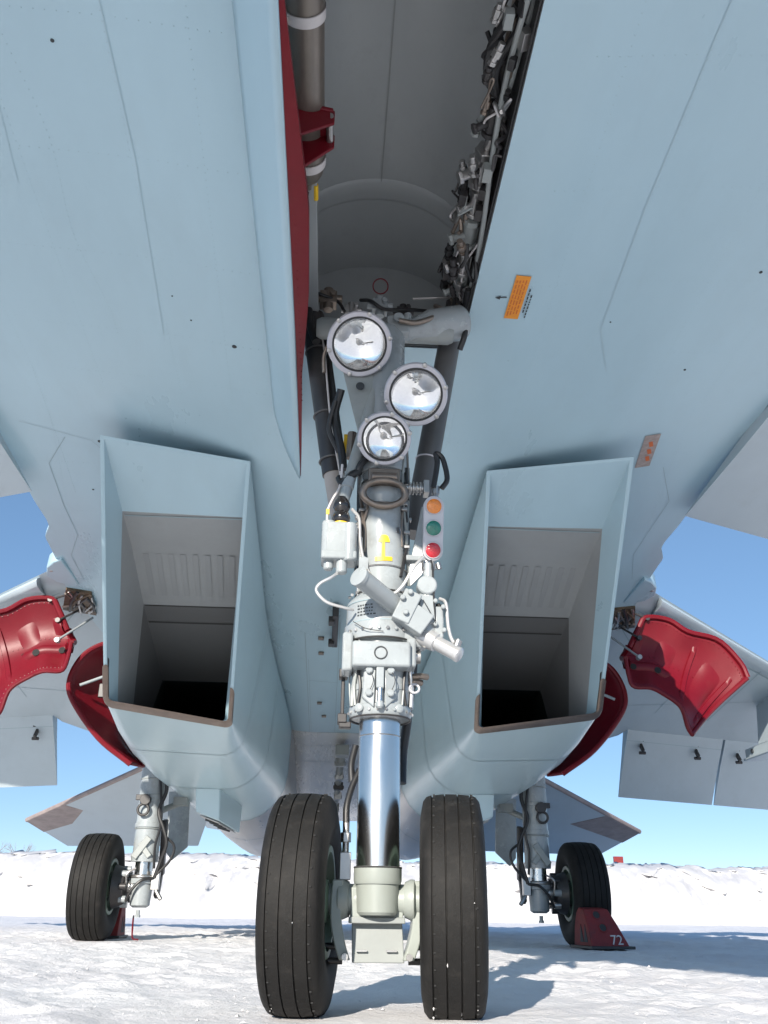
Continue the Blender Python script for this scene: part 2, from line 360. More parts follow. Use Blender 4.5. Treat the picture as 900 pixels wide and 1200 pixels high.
def strip(mb, pts, w, dz=.0025, fn=zb):
    P = []
    for a, b in zip(pts, pts[1:]):
        n = max(1, int(math.dist(a, b) / .12))
        P += [(a[0] + (b[0] - a[0]) * k / n, a[1] + (b[1] - a[1]) * k / n) for k in range(n)]
    P.append(pts[-1]); vs = []
    for i, p in enumerate(P):
        q, r = P[max(i - 1, 0)], P[min(i + 1, len(P) - 1)]
        dx, dy = r[0] - q[0], r[1] - q[1]; l = math.hypot(dx, dy) or 1
        nx, ny_ = -dy / l * w / 2, dx / l * w / 2
        for s in (1, -1): x, y = p[0] + s * nx, p[1] + s * ny_; vs.append((x, y, fn(x, y) - dz))
    mb.add(vs, [(2 * i, 2 * i + 1, 2 * i + 3, 2 * i + 2) for i in range(len(P) - 1)])
for pts, w, mt in [([(-.905, -3), (-.90, -1.2), (-.91, -.6), (-.985, .45)], .004, 'faint_seam'), ([(.9, -3), (.9, -1.2), (.92, -.5), (.97, .25), (1.1, .6)], .005, 'faint_seam'),
                   ([(-1.25, -3), (-1.3, -1.), (-1.38, -.4)], .003, 'faint_seam'), 
                   ([(-1.75, 1.62), (-1.95, 2.0), (-2.02, 2.6), (-2.05, 3.1), (-2.2, 3.5), (-2.22, 4.0)], .006, 'seam'), ([(1.78, 1.7), (2.0, 2.2), (2.05, 3.1), (2.2, 3.6)], .004, 'seam'),
                   ([(-1.98, 1.5), (-1.6, 1.62), (-1.52, 1.8)], .004, 'seam'),
                   ([(-.42, 4.5), (-.42, 7.8)], .007, 'seam'), ([(-.40, 5.2), (-.40, 7.8)], .004, 'seam'),
                   ([(-.40, 5.85), (-.12, 5.9)], .008, 'seam'), ([(-.5, 7.8), (.4, 7.8)], .014, 'seam'), ([(-.5, 8.4), (.5, 8.4)], .014, 'seam'), ([(-.55, 9.2), (.5, 9.2)], .02, 'seam'), ([(-.12, 4.2), (-.12, 7.8)], .006, 'seam')]:
    st = MB(); strip(st, pts, w * .7); link('panel_seam', st, mt, fus, recalc=False)
# fasteners, drain holes and stains on the skin
for x, y, r in [(-1.08, -1.02, .006), (-.66, .43, .011), (-.9, .15, .0035), (-.84, .3, .0035), (-1.55, 1.62, .012), (-1.75, 2.3, .007),
                (1.55, -.1, .007), (1.5, .62, .006), (1.0, .2, .0035)]:
    d = MB(); d.lathe((x, y, zb(x, y) - .003), (0, 0, 1), [(0, r), (.004, r)], 12); link('drain_hole', d, 'ink', fus)
for px_, py_, l, w in [(-.43, .38, .12, .022), (-.40, .50, .02, .05)]:
    d = MB(); strip(d, [(px_, py_), (px_, py_ + l)], w); link('primer_stain', d, 'worn_patch', fus, recalc=False)
# riveted row along the left shoulder and lit row near the spine of the wing root
rv = MB()
for k in range(60):
    y = -1.4 + k * .032; x = -1.22 - .02 * math.sin(k * .2)
    rv.lathe((x, y, zb(x, y) - .0015), (0, 0, 1), [(0, .0022), (.003, .0022)], 6)
for k in range(70):
    y = .9 + k * .03; x = -1.72 - .10 * k / 30
    if y < 2.4: rv.lathe((x, y, zb(x, y) - .0015), (0, 0, 1), [(0, .0025), (.003, .0025)], 6)
def rivets(x0, y0, x1, y1, step=.034, r=.0019):
    n = int(math.hypot(x1 - x0, y1 - y0) / step)
    for k in range(n + 1):
        x, y = x0 + (x1 - x0) * k / n, y0 + (y1 - y0) * k / n
        if WX0 - .1 < x < WX1 + .02 and y < WY1 + .05: continue
        rv.lathe((x, y, zb(x, y) - .0012), (0, 0, 1), [(0, r), (.003, r)], 6)
for sx in (-1, 1):
    for x in (.62, .88, 1.28, 1.62): rivets(sx * x, -1.9, sx * (x + .10), .95)
    for y in (-1.15, -.62, -.1, .42, .8): rivets(sx * .55, y, sx * 1.6, y + .06)
    rivets(sx * 1.7, 1.0, sx * 2.05, 2.9); rivets(sx * 1.55, 1.9, sx * 2.1, 2.0); rivets(sx * 1.6, 2.6, sx * 2.12, 2.7); rivets(sx * .40, .6, sx * .40, 4.0)
for y in (1.2, 2.2, 3.2, 4.2, 5.2, 6.2): rivets(-.55, y, .55, y, .045, .003)
ro = link('rivet_rows', rv, 'faint_seam', fus); ro['kind'] = 'stuff'

# --- placards
def on_belly(x, y, dz): return Vector((x, y, zb(x, y) - dz))
pl = MB(); pl.grid(lambda u, v: on_belly(.503 + .062 * u + .0 * v, -.18 + .275 * v + .01 * u, .0035), 3, 4)
placard = link('warning_placard', pl, 'orange_placard', fus, recalc=False, label='orange warning placard with lines of reddish lettering beside the wheel bay')
tx = MB(); random.seed(3)
for r_ in range(4):
    y = -.15
    while y < .06:
        l = random.uniform(.012, .035); x = .513 + r_ * .0125
        strip(tx, [(x, y), (x, y + l)], .005, .005); y += l + .008
link('placard_lettering', tx, 'placard_red', placard, recalc=False)
tx = MB()
for r_, (ya, yb) in enumerate([(-.09, .05), (-.05, .09)]):
    y = ya
    while y < yb:
        l = random.uniform(.008, .02); strip(tx, [(.578 + r_ * .014, y), (.578 + r_ * .014, y + l)], .006, .003); y += l + .006
link('stencil_lettering', tx, 'ink', fus, recalc=False)
ar = MB(); strip(ar, [(.462, -.04), (.49, -.042)], .007, .003); 
ar.add([on_belly(.442, -.038, .003), on_belly(.464, -.052, .003), on_belly(.464, -.027, .003)], [(0, 1, 2)])
link('stencil_arrow', ar, 'ink', fus, recalc=False)
pl = MB(); pl.grid(lambda u, v: on_belly(1.53 + .085 * u + .07 * v, 1.29 + .40 * v - .02 * u, .0035), 4, 6)
pp = link('worn_placard', pl, 'worn_patch', fus, recalc=False, label='worn pale placard with faded red print by the intake')
tx = MB()
for k in range(3): strip(tx, [(1.585 + .02 * k, 1.36 + .09 * k), (1.61 + .02 * k, 1.42 + .09 * k)], .022, .005)
link('faded_print', tx, 'placard_red', pp, recalc=False)

# --- nose wheel bay
def vault(t):      # t 0..1 across: wall, vault, wall
    cx = (WX0 + WX1) / 2; a = (WX1 - WX0) / 2
    if t < .2: return (WX0, 2.56 + (2.84 - 2.56) * t / .2)
    if t > .8: return (WX1, 2.56 + (2.84 - 2.56) * (1 - t) / .2)
    th = math.pi * (1 - (t - .2) / .6); return (cx + a * math.cos(th), 2.84 + .27 * math.sin(th))
wb = MB(); wb.grid(lambda u, v: (vault(v)[0], WY0 + (.47 - WY0) * u, max(vault(v)[1], zb(vault(v)[0], min(WY0 + (.47 - WY0) * u, 2)) + .001 if v in (0, 1) else 0)), 30, 40)
well = link('nose_wheel_bay', wb, 'well_grey', jet, sharp=60, recalc=False, label='grey vaulted bay for the nose wheel')
ew = MB(); ew.add([(vault(i / 40)[0], .47, vault(i / 40)[1] - .0) for i in range(41)], [tuple(range(41))])
ew.add([(WX0, WY1, zb(WX0, WY1) + .012), (WX1, WY1, zb(WX1, WY1) + .012), (WX1, .47, zb(WX1, .47) + .02), (WX0, .47, zb(WX0, .47) + .02)], [(0, 1, 2, 3)])
fw = MB(); fw.add([(vault(i / 40)[0], WY0, vault(i / 40)[1]) for i in range(41)], [tuple(range(41))]); link('bulkhead', fw, 'well_grey', well, recalc=False)
link('bulkhead', ew, 'well_grey', well, recalc=False)
def arch(y0, y1, depth, name):
    a = MB(); rs = []
    for i in range(37):
        t = .02 + .96 * i / 36; x, z = vault(t); cx = (WX0 + WX1) / 2
        n = Vector((cx - x, 0, 2.72 - z)); n.y = 0; n = n.normalized()
        bow = -.12 * math.sin(math.pi * t) ** 2
        p0 = Vector((x, y0 + bow, z)); p1 = Vector((x, y1 + bow, z))
        rs.append([p0 - n * .003, p0 + n * depth * .6 + Vector((0, .012, 0)), p0 + n * depth + Vector((0, .03, 0)), p1 + n * depth - Vector((0, .03, 0)), p1 + n * depth * .6 - Vector((0, .012, 0)), p1 - n * .003])
    a.rings(rs, close=True); link(name, a, 'well_grey', well, sharp=70)
arch(.02, .15, .010, 'arch_rib')
sm = MB(); sm.box((-.033, -1.5, 3.106), (.004, 3.0, .004)); link('roof_seam', sm, 'gear_grey', well)
for x in (-.33,):
    fl = MB(); fl.box((x + (.0 if x < 0 else .03), -1.3, 2.60 if x < 0 else 2.60), (.10 if x < 0 else .06, 3.4, .012)); link('bay_sill', fl, 'well_grey', well, bevel=.003)
# valves, pipes and looms on the starboard bay wall
random.seed(11)
def valve(y, z, big, mt):
    v = MB(); x = .30; r = .022 * big
    v.cyl((x, y - .05 * big, z), (x, y + .05 * big, z), r, n=14); v.cyl((x, y - .065 * big, z), (x, y - .045 * big, z), r * 1.3, n=6); v.cyl((x, y + .03 * big, z), (x, y + .045 * big, z), r * 1.35, n=14)
    v.cyl((x, y, z), (x - .05 * big, y + .01, z - .02 * big), r * .55, n=10); v.cyl((x - .05 * big, y + .01, z - .02 * big), (x - .06 * big, y + .012, z - .024 * big), r * .8, n=6)
    v.box((x + .015, y, z + .02), (.03, .07 * big, .05 * big)); v.cyl((x, y - .065 * big, z), (x + .01, y - .10 * big, z - .005), r * .5, n=8)
    link('hydraulic_valve', v, mt, well, bevel=.002)
for y, z, b, mt in [(-1.35, 2.66, 1.2, 'steel'), (-1.0, 2.67, 1.0, 'dark_brace'), (-.82, 2.66, 1.1, 'dark_brace'), (-.62, 2.655, 1.45, 'steel'), (-.45, 2.66, 1.1, 'steel'), (-.30, 2.655, 1.3, 'gear_grey'), (-.14, 2.65, 1.25, 'steel'), (.02, 2.65, 1.0, 'gear_grey'), (.14, 2.64, .9, 'brown_steel'), (-1.7, 2.67, 1.2, 'gear_grey'), (-2.1, 2.67, 1.3, 'steel')]:
    valve(y, z, b, mt)
for k in range(7):
    ph = random.uniform(0, 6); z0 = 2.60 + .025 * k
    p = MB(); p.tube([(.325 - .02 * math.sin(ph + j), -2.6 + j * .31, z0 + .018 * math.sin(ph * 2 + j * 1.7)) for j in range(10)], random.choice([.004, .006, .009]), 8)
    link('bay_pipe', p, random.choice(['brown_steel', 'black_hose', 'dark_brace', 'gear_grey']), well)
for pts, r, mt in [([(.30, -1.25, 2.64), (.25, -1.1, 2.66), (.26, -.98, 2.66), (.31, -.92, 2.66)], .016, 'black_hose'), ([(.32, -1.2, 2.63), (.27, -1.05, 2.63), (.29, -.95, 2.64)], .013, 'black_hose'),
                   ([(.31, -.9, 2.62), (.27, -.84, 2.64), (.29, -.76, 2.67), (.33, -.74, 2.69)], .004, 'strap_white'), ([(.33, -.3, 2.60), (.30, -.15, 2.62), (.31, 0, 2.62), (.33, .12, 2.62), (.31, .25, 2.60)], .004, 'strap_white'),
                   ([(.28, -.28, 2.64), (.26, -.1, 2.64), (.31, .04, 2.62), (.32, .2, 2.6)], .003, 'strap_white'), ([(.33, -.05, 2.585), (.335, .1, 2.59), (.33, .3, 2.58)], .012, 'black_hose')]:
    p = MB(); p.tube(pts, r, 8); link('bay_hose', p, mt, well)
for k in range(130):
    y = -2.2 + 2.5 * k / 129 + random.uniform(-.02, .02); c = Vector((random.uniform(.235, .335), y, random.uniform(2.575, 2.71))); q = MB(); sz = random.uniform(.5, 1.2)
    if k % 3 == 0: q.box(c, (.03 * sz, .06 * sz, .035 * sz), Matrix.Rotation(random.uniform(-.5, .5), 3, 'Y'))
    elif k % 3 == 1:
        d_ = Vector((random.uniform(-.4, .4), 1, random.uniform(-.4, .4))).normalized(); q.cyl(c - d_ * .04 * sz, c + d_ * .04 * sz, .012 * sz, n=10); q.cyl(c - d_ * .012, c + d_ * .012, .019 * sz, n=6); q.cyl(c + d_ * .03 * sz, c + d_ * .045 * sz, .017 * sz, n=6)
    else: q.tube([c + Vector((random.uniform(-.04, .03), random.uniform(-.08, .08), random.uniform(-.04, .03))) for _ in range(4)], random.uniform(.003, .009), 6)
    link('bay_fitting', q, random.choice(['steel', 'dark_brace', 'black_hose', 'black_hose', 'gear_grey', 'brown_steel', 'steel', 'dark_brace']), well, bevel=.001)
dk = MB(); dk.box((.347, -1.2, 2.68), (.006, 3.3, .2)); link('dark_wall_sheet', dk, 'black_hose', well)  # thin dark sheet along the wall behind the fittings
# fittings round the leg's pivot at the aft end of the bay
for pts, r, mt in [([(-.33, .16, 2.70), (-.28, .12, 2.66), (-.2, .14, 2.64), (-.17, .1, 2.56)], .007, 'black_hose'), ([(-.36, .2, 2.80), (-.33, .16, 2.66), (-.31, .12, 2.5), (-.28, .1, 2.4)], .018, 'black_hose'),
                   ([(.22, .14, 2.64), (.24, .05, 2.55), (.2, 0, 2.48), (.12, -.02, 2.43), (.05, -.03, 2.43)], .011, 'brown_steel'), ([(.33, .15, 2.75), (.33, .1, 2.6), (.33, .05, 2.45), (.31, .08, 2.38)], .012, 'black_hose'),
                   ([(-.1, .2, 2.7), (-.06, .1, 2.62), (0, .1, 2.58), (.1, .12, 2.6), (.18, .15, 2.62)], .008, 'black_hose'), ([(.12, .12, 2.66), (.34, .12, 2.68)], .006, 'steel')]:
    p = MB(); p.tube(pts, r, 10); link('pivot_hose', p, mt, well)
for c, s_, mt in [((-.24, .16, 2.66), 1.2, 'brown_steel'), ((-.02, .14, 2.62), 1.1, 'gear_white'), ((.08, .15, 2.6), .9, 'dark_brace'), ((-.14, .18, 2.62), .9, 'steel')]:
    v = MB(); c = Vector(c); v.box(c, (.06 * s_, .05 * s_, .05 * s_)); v.cyl(c + Vector((-.05 * s_, -.01, 0)), c + Vector((.05 * s_, -.01, 0)), .015 * s_, n=12); v.cyl(c + Vector((0, -.01, .04 * s_)), c + Vector((0, -.01, -.05 * s_)), .018 * s_, n=12); v.cyl(c + Vector((0.02, -.045, .01)), c + Vector((0.02, .0, .01)), .012 * s_, n=6)
    link('pivot_fitting', v, mt, well, bevel=.002)
tr = MB(); tr.torus((-.02, .10, 2.70), (0, 1, .5), .032, .003, 24, 6); link('safety_ring', tr, 'red_paint', well)

# --- nose wheel bay door with its red inner frame
hin = lambda y: Vector((-.505, y, zb(-.505, y) - .004))
free = lambda y: Vector((-.358 - .01 * max(0, y), y, 2.30 + .02 * max(0, -y - 1.4) - .003 * y))
door = MB()
def door_pt(u, v):
    y0, y1 = -3.0, .94; ya = y0 + (y1 - y0) * u; yb = y0 + (1.16 - y0) * u
    p = hin(ya).lerp(free(yb), v); bow = .012 * math.sin(math.pi * v)
    return p + Vector((-bow, 0, -bow * .3))
door.grid(door_pt, 40, 6)
ndoor = link('nose_wheel_door', door, 'blue_paint', jet, solid=.008, recalc=False, label='long blue door hanging from the edge of the nose wheel bay')
rd = MB(); rs = []
for i in range(41):
    y = -3.0 + (1.14 + 3.0) * i / 40; w = interp(y, [-3, -1.5, -.75, -.3, .2, .8, 1.14], [.012, .014, .066, .058, .024, .014, .006])
    p = free(y); rs.append([p + Vector((.004, 0, .003)), p + Vector((w, 0, .006)), p + Vector((w, 0, .01 + .5 * w)), p + Vector((-.03, 0, .06 + .5 * w))])
rd.rings(rs, close=True, cap0=True, cap1=True); link('door_frame', rd, 'red_paint', ndoor, sharp=30, label='red inner frame along the free edge of the door')
br = MB()
for yy in (-.93, -.80): br.add(*(lambda a: (a, [(0, 1, 2, 3), (4, 7, 6, 5), (0, 4, 5, 1), (1, 5, 6, 2), (2, 6, 7, 3), (3, 7, 4, 0)]))([(-.385, yy - .03 if yy < -.9 else yy, 2.37), (-.385, yy, 2.56), (-.22, yy + (.035 if yy < -.9 else .0), 2.585), (-.22, yy + (.035 if yy < -.9 else 0), 2.53), (-.385, yy - .03 + .012 if yy < -.9 else yy + .012, 2.37), (-.385, yy + .012, 2.56), (-.22, yy + (.047 if yy < -.9 else .012), 2.585), (-.22, yy + (.047 if yy < -.9 else .012), 2.53)]))
br.add([(-.385, -.95, 2.55), (-.225, -.9, 2.575), (-.225, -.80, 2.575), (-.385, -.80, 2.55), (-.385, -.95, 2.565), (-.225, -.9, 2.59), (-.225, -.80, 2.59), (-.385, -.80, 2.565)], [(0, 1, 2, 3), (7, 6, 5, 4), (0, 4, 5, 1), (1, 5, 6, 2), (2, 6, 7, 3), (3, 7, 4, 0)])
link('door_bracket', br, 'red_paint', ndoor, bevel=.004, label='red bracket on the door')
bp_ = MB(); bp_.cyl((-.235, -.90, 2.555), (-.235, -.79, 2.555), .012, n=12); link('bracket_pin', bp_, 'steel', ndoor)
rv = MB()
for i in range(26):
    y = -.72 + i * .045; rv.lathe(free(y) + Vector((.02, 0, .003)), (0, 0, 1), [(0, .004), (.004, .003)], 6)
q = link('frame_rivets', rv, 'red_paint', ndoor); q['kind'] = 'stuff'
# gas bottle strapped to the side of the bay
gb = MB(); gb.lathe((-.312, -2.6, 2.605), (0, 1, 0), [(0, .02), (.03, .05), (.06, .0585), (1.94, .0585), (1.98, .054), (2.01, .040), (2.025, .018), (2.06, .016), (2.065, .0)], 32)
bottle = link('gas_bottle', gb, 'bottle_metal', jet, label='brown metal gas bottle strapped inside the nose wheel bay')
for y in (-1.235, -.69, -1.8):
    s_ = MB(); s_.lathe((-.312, y, 2.605), (0, 1, 0), [(0, .0625), (.034, .0625)], 36, cap0=False, cap1=False); s_.lathe((-.312, y, 2.605), (0, 1, 0), [(0, .0590), (.034, .0590)], 36, cap0=False, cap1=False)
    s_.box((-.37, y + .02, 2.555), (.03, .03, .012)); s_.cyl((-.372, y + .015, 2.57), (-.372, y + .015, 2.54), .007, n=6)
    link('bottle_strap', s_, 'strap_white', bottle)
h = MB(); h.tube([(-.345, -.60, 2.56), (-.34, -.53, 2.56), (-.325, -.50, 2.57), (-.312, -.53, 2.6)], .006, 8); link('bottle_hose', h, 'black_hose', bottle)
h = MB(); h.cyl((-.285, -.56, 2.60), (-.285, -.49, 2.60), .009, n=8); link('valve_cap', h, 'yellow_paint', bottle)

# --- engine nacelles with their intakes
def ring4(c, rb, rt, n=8, m=5):
    """rounded quad through 4 corners: top inner, bottom inner, bottom outer, top outer"""
    C = [Vector(p) for p in c]; rr = [rt, rb, rb, rt]; out = []
    for i in range(4):
        p, a, b = C[i], C[i - 1], C[(i + 1) % 4]; r = max(rr[i], .0015)
        s = p + (a - p).normalized() * min(r, (a - p).length * .49); e = p + (b - p).normalized() * min(r, (b - p).length * .49)
        k = .45
        for j in range(m + 1):
            t = j / m; c1 = s.lerp(p, .55); c2 = e.lerp(p, .55)
            out.append((1 - t) ** 3 * s + 3 * (1 - t) ** 2 * t * c1 + 3 * (1 - t) * t * t * c2 + t ** 3 * e)
        nx = C[(i + 1) % 4]; r2 = max(rr[(i + 1) % 4], .0015); e2 = nx + (p - nx).normalized() * min(r2, (p - nx).length * .49)
        out += [e.lerp(e2, j / n) for j in range(1, n)]
    return out
def sec(s, y, ti, bi, bo, to): return [Vector((s * p[0], y, p[1])) for p in (ti, bi, bo, to)]
for s in (-1, 1):
    LIP = [Vector((s * .668, 1.50, 2.560)), Vector((s * .868, 3.41, 1.452)), Vector((s * 1.680, 3.06, 1.515)), Vector((s * 1.460, 1.31, 2.585))]
    R0 = ring4(LIP, .055, .004)
    secs = [R0,
            ring4(sec(s, 3.9, (.72, 2.49), (.865, 1.395), (1.79, 1.43), (1.66, 2.53)), .13, .03),
            ring4(sec(s, 4.6, (.715, 2.44), (.845, 1.34), (1.87, 1.38), (1.72, 2.52)), .22, .03),
            ring4(sec(s, 5.5, (.69, 2.38), (.78, 1.275), (1.89, 1.30), (1.77, 2.45)), .34, .03),
            ring4(sec(s, 6.6, (.64, 2.30), (.69, 1.19), (1.86, 1.20), (1.79, 2.36)), .50, .05),
            ring4(sec(s, 8.0, (.60, 2.20), (.62, 1.11), (1.77, 1.11), (1.77, 2.25)), .56, .1),
            ring4(sec(s, 9.6, (.60, 2.08), (.61, 1.04), (1.72, 1.04), (1.72, 2.08)), .54, .3),
            ring4(sec(s, 11.2, (.64, 1.96), (.64, 1.00), (1.62, 1.00), (1.62, 1.96)), .47, .45),
            ring4(sec(s, 12.2, (.70, 1.88), (.70, 1.02), (1.56, 1.02), (1.56, 1.88)), .42, .42)]
    # finer rings between
    fine = []
    for a, b in zip(secs, secs[1:]):
        k = 5
        for j in range(k): fine.append([p.lerp(q, j / k) for p, q in zip(a, b)])
    fine.append(secs[-1])
    nm = MB(); nm.rings(fine, True); nm.m = [1 if min(nm.v[k][1] for k in f_) > 7.2 else 0 for f_ in nm.f]
    side_w = 'starboard' if s < 0 else 'port'
    nac = link('engine_nacelle', nm, ['belly_paint', 'bare_metal'], jet, sharp=40, label='engine nacelle with raked box intake, %s of the picture' % ('left' if s < 0 else 'right'))
    cen = sum(LIP, Vector()) / 4
    inl = []
    for i, p in enumerate(LIP): 
        a, b = LIP[i - 1], LIP[(i + 1) % 4]; inl.append(p + (a - p).normalized() * .022 + (b - p).normalized() * .022)
    D0 = ring4(inl, .045, .002)
    rim = MB(); rim.rings([[p for p in R0], [p + Vector((0, -.004, 0)) for p in [q.lerp(r_, .5) for q, r_ in zip(R0, D0)]], D0], True)
    link('intake_rim', rim, 'blue_paint', nac, sharp=60)
    D1 = ring4([Vector((s * .735, 1.98, 2.425)), Vector((s * .925, 3.50, 1.490)), Vector((s * 1.635, 3.25, 1.545)), Vector((s * 1.452, 1.95, 2.425))], .045, .002)
    D2 = ring4([Vector((s * .765, 2.36, 2.355)), Vector((s * .930, 3.6, 1.485)), Vector((s * 1.635, 3.45, 1.535)), Vector((s * 1.465, 2.34, 2.355))], .045, .002)
    D3 = ring4([Vector((s * .80, 2.93, 2.165)), Vector((s * .930, 3.8, 1.465)), Vector((s * 1.635, 3.75, 1.505)), Vector((s * 1.475, 2.93, 2.165))], .05, .002)
    D4 = ring4([Vector((s * .85, 3.90, 1.87)), Vector((s * .930, 4.2, 1.44)), Vector((s * 1.64, 4.2, 1.465)), Vector((s * 1.475, 3.90, 1.87))], .05, .01)
    D5 = ring4(sec(s, 5.6, (.83, 1.98), (.86, 1.36), (1.72, 1.36), (1.72, 1.98)), .15, .1)
    D6 = ring4(sec(s, 8.0, (.78, 2.05), (.78, 1.22), (1.62, 1.22), (1.62, 2.05)), .4, .4)
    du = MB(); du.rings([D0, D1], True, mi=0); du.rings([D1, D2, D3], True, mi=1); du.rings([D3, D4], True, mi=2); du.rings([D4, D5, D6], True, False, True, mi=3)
    duct = link('intake_duct', du, ['blue_paint', 'duct_grey', 'duct_mid_shade', 'duct_deep_shade'], nac, sharp=20, recalc=False, label='inside of the intake, blue at the mouth and grey behind')
    dv = MB(); dv.prism([(s * .74, 1.85, 2.578), (s * 1.05, 1.62, 2.585), (s * 1.42, 1.66, 2.60), (s * 1.48, 4.2, 2.54), (s * .76, 4.2, 2.54)], (0, 0, .24)); link('boundary_layer_diverter', dv, 'blue_paint', nac)
    # slots and perforated bands across the ramp
    def ramp(t, y):  # point on the ceiling, t across
        z = interp(y, [1.95, 2.345, 2.93, 3.90], [2.425, 2.355, 2.165, 1.87]); xi = interp(y, [1.97, 2.93, 3.9], [.735, .80, .85]); xo = interp(y, [1.95, 2.93, 3.9], [1.452, 1.475, 1.475])
        return Vector((s * (xi + (xo - xi) * t), y, z - .003))
    for y, w in ((2.93, .010), (3.12, .016)):
        b_ = MB(); b_.grid(lambda u, v: ramp(.01 + .98 * u, y + w * v), 6, 1); link('ramp_slot', b_, 'seam_black', duct, recalc=False)
    b_ = MB(); b_.grid(lambda u, v: ramp(.01 + .98 * u, 1.985 + .008 * v), 6, 1); link('ramp_slot', b_, 'seam', duct, recalc=False)
    for k in range(8):
        t0 = .08 + k * .112
        b_ = MB(); b_.grid(lambda u, v: ramp(t0 + .05 * u, 2.40 + .42 * v), 2, 4); link('bleed_panel', b_, 'bleed_grey', duct, recalc=False)
    # brown metal lip round the lower edge
    i0 = min(range(len(R0)), key=lambda i: (R0[i] - LIP[0].lerp(LIP[1], .84)).length); i1 = min(range(len(R0)), key=lambda i: (R0[i] - LIP[3].lerp(LIP[2], .84)).length)
    path = [LIP[0].lerp(LIP[1], .84)] + [R0[i] for i in range(i0 + 1, i1)] + [LIP[3].lerp(LIP[2], .84)]
    lip = MB(); inn = [D0[i] for i in range(i0 + 1, i1)]; inn = [inl[0].lerp(inl[1], .84)] + inn + [inl[3].lerp(inl[2], .84)]
    rs = []
    for p, q in zip(path, inn):
        o_ = (p - q).normalized(); f_ = Vector((0, -1, .25)).normalized()
        c_ = p.lerp(q, .5)
        rs.append([c_ + o_ * .021 - f_ * .05, c_ + o_ * .019 + f_ * .006, c_ + o_ * .009 + f_ * .020, c_ - o_ * .008 + f_ * .020, c_ - o_ * .017 + f_ * .006, c_ - o_ * .017 - f_ * .03])
    lip.rings(rs, True, True, True); link('intake_lip', lip, 'lip_metal', nac, sharp=50, label='brown bare-metal lip round the lower edge of the intake')
    bs = MB(); a = inl[3].lerp(inl[2], .80); b2 = inl[3].lerp(inl[2], .985)
    bs.add([a + Vector((-s * .004, .012, 0)), b2 + Vector((-s * .004, .012, .0)), b2 + Vector((-s * .004, .11, .02)), a + Vector((-s * .004, .05, .0))], [(0, 1, 2, 3)]); link('bleed_slot', bs, 'seam_black', nac, recalc=False)
    # engine face deep in the duct
    fan = MB(); fan.lathe((s * 1.2, 7.7, 1.63), (0, -1, 0), [(0, .40), (.02, .40), (.021, .13), (.12, .09), (.2, .02)], 32)
    for k in range(24):
        a_ = 2 * math.pi * k / 24; d_ = Vector((math.cos(a_), 0, math.sin(a_)))
        fan.box(Vector((s * 1.2, 7.64, 1.63)) + d_ * .26, (.26, .02, .035), Matrix.Rotation(-a_, 3, 'Y') @ Matrix.Rotation(R(25), 3, 'X'))
    link('compressor_face', fan, 'duct_deep_shade', nac)
    # exhaust nozzle
    nz = MB(); nz.lathe((s * 1.13, 12.15, 1.45), (0, 1, 0), [(0, .42), (.5, .41), (1.1, .33), (1.1, .29), (.1, .33)], 36); link('exhaust_nozzle', nz, 'brown_steel', nac)
    # seams round the nacelle
    for y, w in ((4.25, .012), (5.6, .014), (7.4, .016), (9.0, .02)):
        def at_y(y):
            r_ = []
            for j in range(len(R0)):
                for a, b in zip(fine, fine[1:]):
                    if a[j].y <= y <= b[j].y: r_.append(a[j].lerp(b[j], (y - a[j].y) / (b[j].y - a[j].y))); break
            return r_
        ra, rb_ = at_y(y), at_y(y + w)
        if len(ra) == len(rb_) == len(R0):
            c_ = sum(ra, Vector()) / len(ra)
            gr = lambda P: [p + (p - c_).normalized() * .003 for p in P]
            sm = MB(); sm.rings([gr(ra), gr(rb_)], True); link('panel_seam', sm, 'seam', nac, recalc=False)
    # vent box under the nacelle
    vb = MB()
    P = [Vector(p) for p in ([(s * 1.40, 5.6, 1.40), (s * 1.16, 5.6, 1.32), (s * 1.03, 6.5, 1.22), (s * 1.28, 6.5, 1.30)] + [(s * 1.37, 5.62, 1.075), (s * 1.15, 5.62, 1.00), (s * 1.03, 6.4, .955), (s * 1.24, 6.4, 1.01)])]
    vb.add(P, [(0, 1, 2, 3), (7, 6, 5, 4), (0, 4, 5, 1), (1, 5, 6, 2), (2, 6, 7, 3), (3, 7, 4, 0)]); bx_ = link('vent_box', vb, 'belly_paint', nac, bevel=.012)
    lo = MB(); ctr = sum(P[4:], Vector()) / 4
    Q = [ctr + (p - ctr) * .82 + Vector((0, 0, -.006)) for p in P[4:]]; lo.prism(Q, (0, 0, -.012)); link('vent_grille', lo, 'steel', nac, bevel=.004)
    for k in range(4):
        dd = MB(); pa = Q[0].lerp(Q[3], .15 + .22 * k); pb = Q[1].lerp(Q[2], .15 + .22 * k); dd.cyl(pa.lerp(pb, .15) + Vector((0, 0, -.014)), pa.lerp(pb, .85) + Vector((0, 0, -.014)), .012, n=8); link('vent_slot', dd, 'ink', nac)

